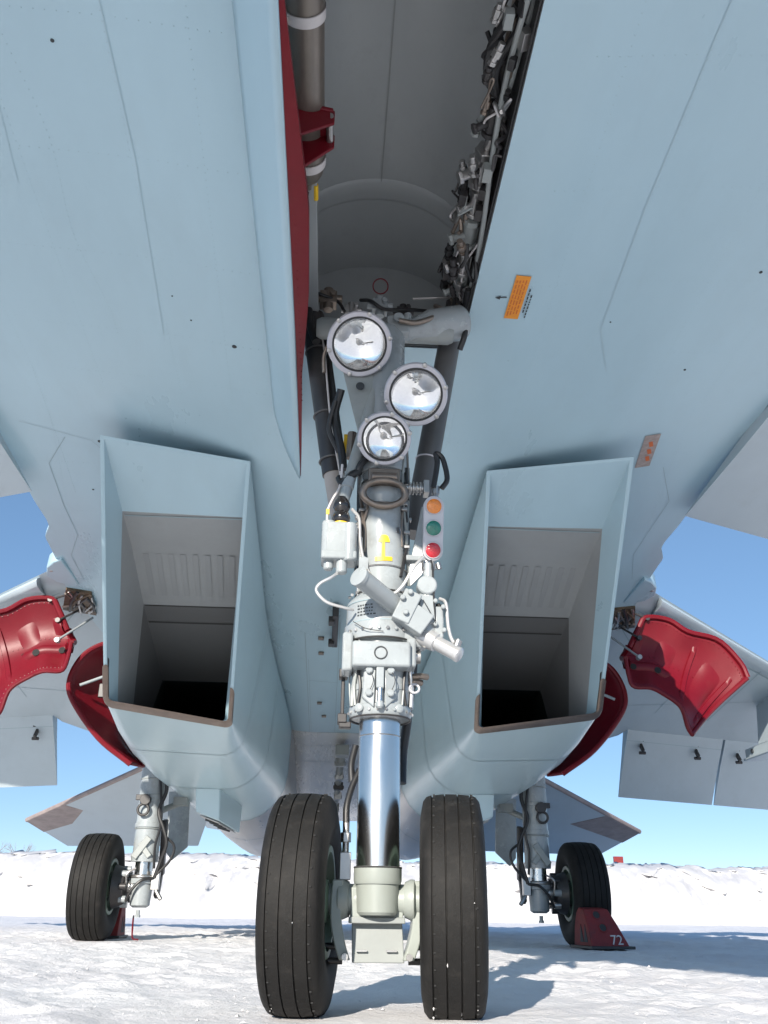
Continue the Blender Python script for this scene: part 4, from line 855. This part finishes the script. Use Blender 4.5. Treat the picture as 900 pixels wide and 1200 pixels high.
# fork, axle, mud plate
c_ = MB(); 
ax = Vector((math.cos(ST), math.sin(ST), 0)); c_.cyl(-ax * .17 + Vector((0, .035, .306)), ax * .17 + Vector((0, .035, .306)), .044, n=24); c_.box((0, .05, .29), (.16, .10, .10)); link('axle', c_, 'pale_olive', leg, bevel=.004)
for sx in (-1, 1):
    c_ = MB(); c_.lathe(ax * sx * .085 + Vector((0, .03, .306)), ax * sx, [(0, .05), (.018, .058), (.03, .058), (.034, .048)], 24); link('axle_flange', c_, 'pale_olive', leg)
    f_ = MB(); 
    pts = [Vector((sx * .118, .03, .36)), Vector((sx * .122, .025, .30)), Vector((sx * .120, .02, .24)), Vector((sx * .108, .015, .185)), Vector((sx * .092, .015, .14))]
    rs = [[p + Vector((sx * .020, -.03, 0)), p + Vector((sx * .020, .05, 0)), p + Vector((-sx * .014, .05, 0)), p + Vector((-sx * .014, -.03, 0))] for p in smooth_path(pts, 5)]
    f_.rings(rs, True, True, True); link('fork_arm', f_, 'pale_olive', leg, sharp=40, bevel=.004)
    bt = MB(); bt.cyl((sx * .095, -.02, .15), (sx * .095, -.045, .15), .010, n=8); link('bolt', bt, 'steel', leg)
    tb = MB(); tb.cyl((sx * .10, .06, .175), (sx * .16, .06, .175), .010, n=10); tb.cyl((sx * .10, .06, .135), (sx * .16, .06, .135), .010, n=10); link('tow_pin', tb, 'dark_brace', leg)
pltm = MB(); pltm.prism([(-.075, .035, .255), (.078, .035, .255), (.085, .02, .132), (-.072, .02, .132)], (0, .02, 0)); pltm.box((0, .026, .248), (.17, .07, .018)); link('mud_plate', pltm, 'gear_grey', leg, bevel=.003)
for x in (-.045, .045):
    b_ = MB(); b_.box((x, .012, .165), (.032, .008, .005)); link('plate_latch', b_, 'steel', leg)
bl = MB(); bl.cyl((-.10, .05, .40), (-.10, .05, .53), .011, n=10); bl.box((-.10, .05, .40), (.035, .05, .08)); bl.cyl((-.10, .05, .47), (-.10, .05, .50), .017, n=6); link('brake_union', bl, 'steel', leg, bevel=.002)
for pts, r in [([(-.10, .05, .52), (-.10, .06, .58), (-.085, .08, .64), (-.06, .10, .70)], .011), ([(-.075, .09, .78), (-.088, .10, .72), (-.085, .10, .66)], .012), ([(.095, .10, .98), (.10, .11, .88), (.085, .12, .76), (.08, .10, .66)], .016), ([(.12, .06, 1.12), (.115, .08, 1.0), (.10, .1, .9)], .014)]:
    h = MB(); h.tube(pts, r, 10); link('brake_hose', h, 'black_hose', leg)
for z, dx in ((.985, 0), (.965, -.02)):
    h = MB(); h.tube([(.085 + dx, -.02, z), (.13 + dx, -.03, z + .004), (.155 + dx, -.01, z + .006)], .011, 8); link('cable_loop', h, 'brown_steel', leg)
c_ = MB(); c_.torus((.11, -.04, .945), (0, -1, .3), .016, .004, 20, 6); link('hook_ring', c_, 'white_paint', leg)
b_ = MB(); b_.box((-.125, .04, .93), (.012, .04, .20)); b_.box((-.125, .02, .85), (.03, .05, .03)); b_.box((-.125, .02, 1.0), (.03, .05, .03)); b_.box((-.115, .02, .83), (.04, .04, .02)); link('side_rail', b_, 'dark_brace', leg, bevel=.003)
# yellow tie-down symbol painted on the leg
def on_leg(x, z, r=.0845): return Vector((x, -math.sqrt(r * r - x * x), z))
sy = MB()
def leg_poly(pts):
    sy.add([on_leg(x, z) for x, z in pts], [tuple(range(len(pts)))])
leg_poly([(-.008, 1.392), (.004, 1.392), (.003, 1.45), (-.006, 1.45)])
for k in range(8): leg_poly([(-.030 + .0075 * k, 1.376 + .0003 * k), (-.030 + .0075 * (k + 1), 1.376 + .0003 * (k + 1)), (-.030 + .0075 * (k + 1), 1.391 + .0003 * (k + 1)), (-.030 + .0075 * k, 1.391 + .0003 * k)])
for k in range(8):
    xa, xb_ = -.020 + .005 * k, -.020 + .005 * (k + 1); top_ = lambda x: 1.450 + .024 * math.sqrt(max(0, 1 - abs(x / .0202) ** 3))
    leg_poly([(xa, 1.447), (xb_, 1.447), (xb_, top_(xb_)), (xa, top_(xa))])
link('tie_down_symbol', sy, 'yellow_paint', leg, recalc=False, label='yellow mushroom-shaped tie-down symbol painted on the leg')
# lifting hoop
hp = MB(); hp.torus((-.003, -.105, 1.625), (0, -1, -.18), .047, .0135, 44, 10, sx=1.62); link('lifting_hoop', hp, 'brown_steel', leg, label='oval brown steel hoop on the front of the leg')
hb = MB(); hb.box((-.003, -.085, 1.695), (.115, .045, .06)); hb.cyl((-.05, -.10, 1.69), (.045, -.10, 1.69), .018, n=14); link('hoop_bracket', hb, 'brown_steel', leg, bevel=.006)
sp = MB(); sp.cyl((.07, -.07, 1.665), (.16, -.07, 1.665), .016, n=14)
for k in range(5): sp.torus((.09 + k * .013, -.07, 1.665), (1, 0, 0), .021, .004, 18, 6)
sp.box((.15, -.07, 1.665), (.02, .05, .05)); link('hoop_spring', sp, 'steel', leg, bevel=.003)
# landing lights
def landing_light(c, r, d, name_label):
    c = Vector(c); d = Vector(d).normalized(); x, y, z = basis(d)
    hs = MB(); hs.lathe(c, -d, [(-.012, r * 1.0), (.0, r * 1.06), (.02, r * 1.05), (.04, r * .97), (.10, r * .70), (.14, r * .42), (.155, r * .2)], 40, cap0=False); lamp = link('landing_light', hs, 'ring_grey', leg, sharp=40, label=name_label)
    bz = MB(); bz.lathe(c, d, [(-.02, r * 1.07), (.004, r * 1.10), (.014, r * 1.10), (.019, r * 1.06), (.019, r * .92), (.012, r * .90), (.0, r * .90)], 48, cap0=False, cap1=False); link('light_bezel', bz, 'ring_grey', leg, sharp=30)
    gk = MB(); gk.torus(c + d * .015, d, r * .905, .005, 48, 6); link('light_gasket', gk, 'seam_black', leg)
    for k in range(6):
        a = 2 * math.pi * (k + .25) / 6; p = c + (x * math.cos(a) + y * math.sin(a)) * r * 1.045
        b_ = MB(); b_.lathe(p + d * .006, d, [(0, .010), (.016, .009), (.018, .006)], 10); link('bezel_screw', b_, 'steel', leg)
    rf = MB(); prof = [(-.042 + .042 * (k / 12) ** 2, r * .90 * k / 12) for k in range(13)]; prof[0] = (-.042, .003)
    rf.lathe(c + d * .002, d, prof, 48, cap0=True, cap1=False); link('reflector', rf, 'mirror', leg, sharp=80, recalc=False)
    bu = MB(); bu.lathe(c - d * .040, d, [(0, .010), (.008, .010), (.009, .005), (.018, .005), (.020, .002)], 14); bu.torus(c - d * .026 + x * .004, (y + x * .6), .014, .0012, 20, 5); bu.cyl(c - d * .039 + x * .02, c - d * .008 + x * .03, .0018, n=6); link('bulb', bu, 'steel', leg)
    gl = MB(); gl.lathe(c + d * .009, d, [(0, r * .90), (.004, r * .90), (.009, r * .70), (.012, r * .35), (.013, .002)], 48); link('light_glass', gl, 'clear_glass', leg, sharp=60)
landing_light((-.107, -.14, 2.232), .112, (.03, -.74, -.67), 'large round landing light high on the leg')
landing_light((.107, -.14, 2.02), .107, (-.03, -.76, -.65), 'large round landing light beside the leg')
landing_light((-.008, -.15, 1.823), .088, (.0, -.79, -.61), 'smaller round landing light below the pair')
br = MB(); br.prism([(-.165, -.06, 2.16), (-.03, -.06, 2.16), (-.045, -.05, 1.98), (-.09, -.05, 1.86), (-.12, -.05, 1.98)], (0, .012, 0)); br.box((-.05, -.02, 2.05), (.06, .06, .10)); br.box((.05, .0, 2.0), (.10, .05, .06)); link('light_bracket', br, 'gear_grey', leg, bevel=.004)
b_ = MB(); b_.lathe((-.098, -.074, 2.085), (0, -1, 0), [(0, .016), (.004, .016)], 16); link('bracket_hole', b_, 'ink', leg)
br = MB(); br.lathe((0, 0, 1.74), (0, 0, 1), [(0, .09), (.12, .09)], 28); link('light_bracket', br, 'gear_white', leg, bevel=.004)
for z, r, n_, rr in ((1.125, .127, 14, .006), (1.262, .112, 12, .005), (.862, .104, 12, .005), (1.06, .100, 10, .005)):
    for k in range(n_):
        a = -math.pi + math.pi * (k + .5) / n_; c_ = MB(); p = Vector((r * math.cos(a), r * math.sin(a), z)); c_.lathe(p - Vector((math.cos(a), math.sin(a), 0)) * .002, (math.cos(a), math.sin(a), 0), [(0, rr), (.006, rr), (.008, rr * .6)], 6); link('flange_bolt', c_, random.choice(['steel', 'gear_white', 'bright_alloy']), leg)
for z, r, mt in ((1.095, .1245, 'seam_black'), (1.27, .0925, 'seam_black'), (.845, .0995, 'dark_brace'), (.395, .0725, 'seam_black'), (1.70, .084, 'seam_black'), (1.36, .0875, 'steel'), (1.60, .085, 'steel')):
    c_ = MB(); c_.torus((0, 0, z), (0, 0, 1), r, .003, 44, 6); link('joint_seal', c_, mt, leg)
for pts in ([(-.043, -.118, .985), (-.03, -.122, .95), (-.043, -.118, .912)], [(.027, -.118, .985), (.040, -.122, .95), (.027, -.118, .912)], [(-.10, -.10, 1.15), (-.06, -.128, 1.12), (.0, -.132, 1.11)], [(.13, -.14, 1.22), (.15, -.15, 1.18), (.172, -.14, 1.14)]):
    c_ = MB(); c_.tube(pts, .0014, 5); link('lock_wire', c_, 'seam_black', leg)
np_ = MB(); np_.box((.055, -.062, 1.50), (.03, .002, .02), Matrix.Rotation(R(42), 3, 'Z')); link('rating_plate', np_, 'steel', leg)
# braces
def seg(name, a, b, r0, r1, mt, par, n=22):
    c_ = MB(); c_.cyl(a, b, r0, r1, n); return link(name, c_, mt, par)
A, B = Vector((-.305, .20, 2.60)), Vector((-.145, .17, 1.56))
bl_ = seg('drag_brace', A, A.lerp(B, .74), .050, .045, 'dark_brace', leg); bl_['label'] = 'black wrapped drag brace'
seg('drag_brace_end', A.lerp(B, .735), B, .040, .030, 'brace_tan', leg)
for t in (.18, .48, .68):
    c_ = MB(); p = A.lerp(B, t); c_.torus(p, B - A, .0495, .004, 28, 6); link('hose_tie', c_, 'brace_grey', leg)
h = MB(); h.tube([A.lerp(B, t) + Vector((.02 + .006 * math.sin(t * 9), -.052, 0)) for t in (.05, .2, .35, .5, .65, .8)], .004, 6); link('brace_wire', h, 'strap_white', leg)
h = MB(); h.tube([A.lerp(B, t) + Vector((.045, -.04, 0)) for t in (.05, .2, .35, .5, .72)], .008, 8); link('brace_wire', h, 'black_hose', leg)
C, D = Vector((.285, .20, 2.50)), Vector((.125, .18, 1.56))
bl_ = seg('drag_brace', C, C.lerp(D, .97), .047, .047, 'brace_grey', leg); bl_['label'] = 'dark grey drag brace'
c_ = MB(); c_.torus(C.lerp(D, .62), D - C, .047, .004, 28, 6); link('hose_tie', c_, 'ring_grey', leg)
b_ = MB(); b_.box(C + Vector((-.01, -.02, .05)), (.10, .09, .10)); b_.cyl(C + Vector((-.05, -.06, .02)), C + Vector((-.01, -.075, .01)), .018, n=10); link('brace_lug', b_, 'gear_white', leg, bevel=.008)
# retraction actuator across the bay
ac = MB(); a, b = Vector((.335, .08, 2.52)), Vector((.02, .03, 2.41)); ac.lathe(a, b - a, [(0, .06), (.02, .075), (.16, .072), (.24, .045), (.33, .04)], 24); ac.box((.05, .03, 2.43), (.09, .08, .08)); ac.cyl((.05, -.02, 2.45), (.05, -.03, 2.45), .022, n=14); ac.cyl((.09, .02, 2.47), (.09, .02, 2.50), .018, n=8); link('retraction_actuator', ac, 'gear_white', leg, bevel=.004)
tb = MB(); tb.lathe((0, .06, 2.44), (1, 0, 0), [(-.28, .035), (-.26, .045), (.26, .045), (.28, .035)], 24); link('pivot_tube', tb, 'gear_grey', leg)
# rod with rubber boots and the white actuator block
seg('push_rod', (-.142, -.075, 1.625), (-.01, -.03, 2.20), .022, .026, 'gear_grey', leg)
c_ = MB(); c_.lathe((-.145, -.085, 1.60), (.2, .05, 1), [(0, .020), (.05, .018), (.052, .024), (.09, .022)], 16); link('rod_end', c_, 'gear_white', leg)
bt = MB(); bt.lathe((-.152, -.10, 1.500), (0, 0, 1), [(0, .020), (.006, .029), (.024, .032), (.042, .027), (.046, .022), (.05, .024), (.066, .031), (.082, .029), (.096, .020), (.104, .016)], 24); link('rubber_boot', bt, 'black_gloss', leg, sharp=70)
bt = MB(); bt.lathe((-.152, -.10, 1.493), (0, 0, 1), [(0, .028), (.01, .028)], 18); link('boot_seat', bt, 'yellow_paint', leg)
ab = MB(); ab.box((-.152, -.095, 1.43), (.10, .10, .125)); ab.box((-.155, -.10, 1.37), (.12, .10, .03)); ab.cyl((-.193, -.12, 1.36), (-.193, -.12, 1.50), .024, n=16); ab.cyl((-.12, -.13, 1.35), (-.12, -.13, 1.49), .024, n=16); ab.cyl((-.19, -.11, 1.325), (-.19, -.11, 1.37), .017, n=10); ab.cyl((-.145, -.12, 1.31), (-.145, -.12, 1.37), .019, n=12)
ab.box((-.10, -.08, 1.41), (.05, .06, .09)); link('actuator_block', ab, 'gear_white', leg, bevel=.006, label='white actuator block under two black rubber boots')
for pts, r, mt in [([(-.155, -.12, 1.315), (-.175, -.14, 1.29), (-.215, -.14, 1.265), (-.225, -.135, 1.24), (-.19, -.13, 1.205), (-.13, -.12, 1.19), (-.10, -.10, 1.19)], .0055, 'bright_alloy'), ([(-.20, -.10, 1.50), (-.20, -.10, 1.55), (-.185, -.09, 1.60), (-.16, -.08, 1.66), (-.155, -.07, 1.75)], .0045, 'strap_white'),
                   ([(-.115, -.10, 1.56), (-.09, -.11, 1.52), (-.085, -.115, 1.44), (-.07, -.12, 1.36), (-.04, -.12, 1.30), (.02, -.12, 1.245), (.06, -.12, 1.27), (.10, -.12, 1.34), (.135, -.11, 1.385)], .006, 'bright_alloy'),
                   ([(-.09, -.08, 1.72), (-.12, -.09, 1.70), (-.15, -.08, 1.67), (-.165, -.06, 1.70)], .014, 'black_hose'), ([(.175, -.09, 1.66), (.19, -.09, 1.76), (.185, -.09, 1.80), (.21, -.09, 1.78), (.225, -.09, 1.70), (.205, -.09, 1.66)], .010, 'black_hose'),
                   ([(-.06, -.08, 1.78), (-.09, -.09, 1.74), (-.10, -.08, 1.70)], .012, 'black_hose'), ([(-.17, -.02, 2.10), (-.19, .02, 2.0), (-.16, .03, 1.86), (-.15, .03, 1.78)], .016, 'black_hose'), ([(-.19, -.02, 2.05), (-.21, .02, 1.95), (-.17, .04, 1.86)], .010, 'black_hose'), ([(-.12, .05, 1.95), (-.125, .05, 1.84)], .018, 'brown_steel'),
                   ([(-.20, -.03, 2.35), (-.24, .0, 2.28), (-.24, .02, 2.2)], .008, 'brown_steel')]:
    h = MB(); h.tube(pts, r, 8); link('hydraulic_line', h, mt, leg)
b_ = MB(); b_.box((-.135, .09, 1.92), (.035, .03, .08)); link('caution_tag', b_, 'yellow_paint', leg, bevel=.003)
b_ = MB(); b_.box((-.20, -.101, 1.545), (.011, .011, .02)); link('line_tag', b_, 'yellow_paint', leg)
random.seed(17)
for k in range(12):
    a = -math.pi / 2 + random.choice([-1, 1]) * random.uniform(.95, 1.4); r = .092; pts = []
    z0, z1 = random.uniform(1.25, 1.45), random.uniform(1.60, 2.15)
    for j in range(6):
        t = j / 5; a2 = a + .25 * math.sin(t * 5 + k); pts.append((r * math.cos(a2), r * math.sin(a2), z0 + (z1 - z0) * t))
    h = MB(); h.tube(pts, random.choice([.003, .004, .006, .009]), 7); link('wiring_line', h, random.choice(['black_hose', 'bright_alloy', 'gear_grey', 'brown_steel', 'strap_white']), leg)
    c_ = MB(); p = Vector(pts[2]); c_.box(p, (.022, .022, .012)); link('line_clip', c_, 'steel', leg, bevel=.002)
for k in range(8):
    a = -math.pi / 2 + random.choice([-1, 1]) * random.uniform(.75, 1.35); pts = [(.106 * math.cos(a + .12 * math.sin(j * 1.3 + k)), .106 * math.sin(a + .12 * math.sin(j * 1.3 + k)), 1.10 - j * .055) for j in range(5)]
    h = MB(); h.tube(pts, random.choice([.003, .005, .007]), 7); link('wiring_line', h, random.choice(['black_hose', 'bright_alloy', 'gear_grey']), leg)
# steering cylinders
sc = MB(); a, b = Vector((-.0905, -.26, 1.253)), Vector((.058, -.10, 1.195)); d_ = (b - a).normalized()
sc.lathe(a, b - a, [(-.002, .026), (0, .034), (.012, .034), (.014, .032), ((b - a).length, .031)], 26); sc.cyl(a + Vector((.01, .02, .02)), a + Vector((0.018, .04, .075)), .012, n=12); sc.box(a + Vector((.016, .03, .05)), (.03, .03, .04)); link('steering_cylinder', sc, 'gear_white', leg, sharp=35)
sb = MB(); sb.box((.075, -.12, 1.19), (.06, .09, .11), Matrix.Rotation(R(25), 3, 'Y')); sb.box((.11, -.11, 1.15), (.08, .10, .08), Matrix.Rotation(R(35), 3, 'Y')); sb.cyl((.06, -.165, 1.215), (.06, -.18, 1.215), .010, n=8); sb.cyl((.085, -.165, 1.235), (.085, -.18, 1.235), .010, n=8); sb.cyl((.07, -.165, 1.165), (.07, -.18, 1.165), .010, n=8); link('steering_bracket', sb, 'gear_white', leg, bevel=.010)
sc = MB(); a, b = Vector((.150, -.10, 1.100)), Vector((.250, -.15, 1.030)); sc.lathe(a, b - a, [(-.035, .030), (-.01, .036), (.01, .034), (.035, .031), (.037, .024), (.115, .024), (.117, .0255), (.127, .0255), (.131, .018)], 26); link('steering_cylinder', sc, 'bright_alloy', leg, sharp=35)
lg = MB(); lg.prism([(.06, -.10, 1.165), (.13, -.10, 1.135), (.165, -.10, 1.09), (.13, -.10, 1.065), (.05, -.10, 1.10)], (0, .07, 0)); link('collar_lug', lg, 'gear_white', leg, bevel=.012)
sv = MB(); sv.box((.145, -.10, 1.19), (.055, .07, .10)); sv.cyl((.145, -.10, 1.11), (.145, -.10, 1.25), .032, n=18); sv.cyl((.145, -.14, 1.275), (.145, -.085, 1.275), .034, n=26); sv.cyl((.15, -.12, 1.21), (.15, -.12, 1.36), .013, n=12); sv.box((.185, -.09, 1.15), (.03, .07, .11)); sv.box((.15, -.115, 1.30), (.028, .03, .07)); link('steering_valve', sv, 'gear_white', leg, bevel=.006)
for z, x in ((1.22, .172), (1.14, .172), (1.20, .198), (1.12, .20)):
    c_ = MB(); c_.lathe((x, -.125, z), (0, -1, 0), [(0, .008), (.012, .008), (.015, .005)], 8); link('bolt', c_, 'gear_white', leg)
for pts, r, mt in [([(.16, -.12, 1.37), (.165, -.13, 1.33), (.166, -.135, 1.25), (.17, -.13, 1.15)], .0035, 'black_hose'), ([(.19, -.10, 1.24), (.21, -.11, 1.22), (.215, -.12, 1.14), (.225, -.13, 1.09), (.245, -.135, 1.065)], .006, 'bright_alloy'), ([(.20, -.09, 1.20), (.185, -.09, 1.22), (.19, -.08, 1.18)], .008, 'black_hose')]:
    h = MB(); h.tube(pts, r, 8); link('hydraulic_line', h, mt, leg)
c_ = MB(); c_.cyl((.235, -.135, 1.055), (.247, -.137, 1.085), .013, n=10); link('line_union', c_, 'steel', leg)
# three-lamp signal panel
sg = MB(); poly = []; n_ = Vector((0, -.93, -.36)); cx_, cz_, cy_ = .171, 1.494, -.11
def sig(x, z, off=0): return Vector((cx_ + x, cy_ - .36 / .93 * -(0) , cz_ + z)) + Vector((0, z * -.30, 0)) + Vector((0, -1, -.3)).normalized() * off
for k in range(24):
    a = 2 * math.pi * k / 24; yy = .036 * math.sin(a) + (.074 if math.sin(a) >= 0 else -.074); poly.append(sig(.036 * math.cos(a), yy))
sg.prism(poly, (0, .03, .009)); panel = link('signal_panel', sg, 'white_paint', leg, bevel=.003, label='white panel with amber, green and red signal lamps')
for z, mt in ((.074, 'amber_lens'), (.0, 'green_lens'), (-.074, 'red_lens')):
    ln = MB(); ln.lathe(sig(0, z, .001), (0, -1, -.3), [(0, .0275), (.002, .0275), (.005, .022), (.007, .012), (.0075, .001)], 28); link('signal_lamp', ln, mt, leg, sharp=60)
    rg = MB(); rg.torus(sig(0, z, .003), (0, -1, -.3), .028, .0022, 32, 6); link('lamp_ring', rg, 'ring_grey', leg)
sb = MB(); sb.prism([(.135, -.06, 1.60), (.16, -.06, 1.60), (.17, -.06, 1.40), (.135, -.05, 1.34), (.095, -.04, 1.30), (.09, -.04, 1.36)], (0, .012, 0)); sb.box((.12, -.04, 1.40), (.08, .05, .02)); link('panel_bracket', sb, 'gear_white', leg, bevel=.003)
c_ = MB(); c_.cyl((.18, -.085, 1.59), (.183, -.08, 1.645), .011, n=12); c_.cyl((.183, -.08, 1.64), (.186, -.08, 1.67), .014, n=12); link('cable_gland', c_, 'steel', leg)
c_ = MB(); c_.cyl((.15, -.075, 1.378), (.15, -.075, 1.35), .018, n=12); c_.cyl((.19, -.07, 1.378), (.195, -.07, 1.358), .010, n=10); c_.cyl((.17, -.075, 1.378), (.17, -.08, 1.352), .011, n=10); link('panel_fastener', c_, 'steel', leg)

# ------------------------------------------------------------------ wheel chocks
def chock(loc, rz, label, number=True):
    e = empty('wheel_chock', loc, rz); tag(e, label, 'chock', 'red wheel chocks at the main wheels')
    w = .36
    b = MB(); prof = [(-.25, .0), (-.17, .20), (-.11, .31), (-.02, .325), (.04, .28), (.09, .16), (.12, .0)]
    b.prism([(-w / 2, y, z) for y, z in prof], (w, 0, 0)); b.v = [(x if x < 0 else x - .13 * z / .325, y, z) for x, y, z in b.v]; body = link('chock_body', b, 'chock_red', e, bevel=.008)
    bs = MB(); bs.box((0, -.07, .012), (w + .05, .42, .024)); link('base_plate', bs, 'dark_brace', e, bevel=.004)
    for x, z in ((-.07, .265), (-.04, .165)):
        y = interp(z, [0, .2, .31], [-.25, -.17, -.11]); n_ = Vector((0, -.88, .40)).normalized()
        h = MB(); h.lathe(Vector((x, y, z)) - n_ * .004, n_, [(0, .034), (.007, .034)], 20); link('chock_hole', h, 'seam_black', e)
        h = MB(); h.torus(Vector((x, y, z)) + n_ * .003, n_, .036, .005, 20, 6); link('hole_rim', h, 'chock_red', e)
    for y0 in (-.13, -.05):
        t = MB(); t.prism([(-w / 2 - .003, y0 - .04, .05), (-w / 2 - .003, y0 + .03, .05), (-w / 2 - .003, y0 + .005, .19)], (.004, 0, 0)); link('side_cutout', t, 'ink', e)
    if number:
        cu = bpy.data.curves.new('number', 'FONT'); cu.body = '72'; cu.size = .115; cu.align_x = 'CENTER'; cu.extrude = .002
        tmp = bpy.data.objects.new('tmp', cu); col.objects.link(tmp)
        dg = bpy.context.evaluated_depsgraph_get(); me = bpy.data.meshes.new_from_object(tmp.evaluated_get(dg)); bpy.data.objects.remove(tmp)
        me.materials.clear(); me.materials.append(M['strap_white']); o = bpy.data.objects.new('painted_number', me); col.objects.link(o); o.parent = e
        o.location = (.060, -.2415, .035); o.rotation_euler = (R(68), 0, 0)
    return e
chock((2.255, 5.56, .0), R(10), 'scuffed red chock numbered 72 wedged against the shaded main wheel')
chock((-2.30, 6.62, .0), R(180), 'red chock half hidden behind the sunlit main wheel', False)
rp = MB(); rp.tube([(-2.0, 6.6, .05), (-1.93, 6.2, .20), (-1.88, 6.0, .03), (-1.80, 5.85, .012)], .007, 6)
tag(link('chock_rope', rp, 'red_paint', None), 'thin red cord lying by the sunlit main wheel', 'rope')

# ------------------------------------------------------------------ far things
def bare_tree(x, y, hgt, seed, label):
    random.seed(seed); e = empty('bare_tree', (x, y, 0)); tag(e, label, 'tree', 'bare trees beyond the snow bank')
    tr = MB(); tr.tube([(0, 0, 0), (random.uniform(-.2, .2), 0, hgt * .5), (random.uniform(-.3, .3), 0, hgt)], lambda t: .16 * (1 - t) + .02, 6); link('trunk', tr, 'bare_bark', e)
    cr = MB()
    def twig(p, d, l, r, k):
        q = p + d * l; cr.tube([p, p.lerp(q, .5) + Vector((random.uniform(-.1, .1), random.uniform(-.1, .1), .05)) * l, q], lambda t: r * (1 - .6 * t), 4, k=2)
        if k > 0:
            for _ in range(4):
                dd = (d + Vector((random.uniform(-.8, .8), random.uniform(-.8, .8), random.uniform(-.1, .7)))).normalized(); twig(p.lerp(q, random.uniform(.35, 1)), dd, l * .6, r * .55, k - 1)
    for k in range(9):
        a = random.uniform(0, 6.28); z = hgt * random.uniform(.3, .95); twig(Vector((0, 0, z)), Vector((math.cos(a), math.sin(a), random.uniform(.4, 1.0))).normalized(), hgt * .24, .03, 2)
    link('crown', cr, 'bare_bark', e)
for k, (x, y, h_) in enumerate([(-42.6, 120, 6.2), (-40.4, 124, 6.7), (-38.7, 118, 6.2), (-36.2, 121, 6.2)]):
    bare_tree(x, y, h_, 40 + k, ['leftmost bare tree above the snow bank', 'second bare tree from the left above the snow bank', 'third bare tree from the left above the snow bank', 'last bare tree on the right above the snow bank'][k])
mk = MB(); mk.box((10.3, 30.5, 2.02), (.34, .10, .28)); mk.cyl((10.3, 30.5, 1.4), (10.3, 30.5, 1.95), .03, n=8)
tag(link('marker_board', mk, 'chock_red', None, bevel=.01), 'small red marker board on top of the snow bank', 'marker')
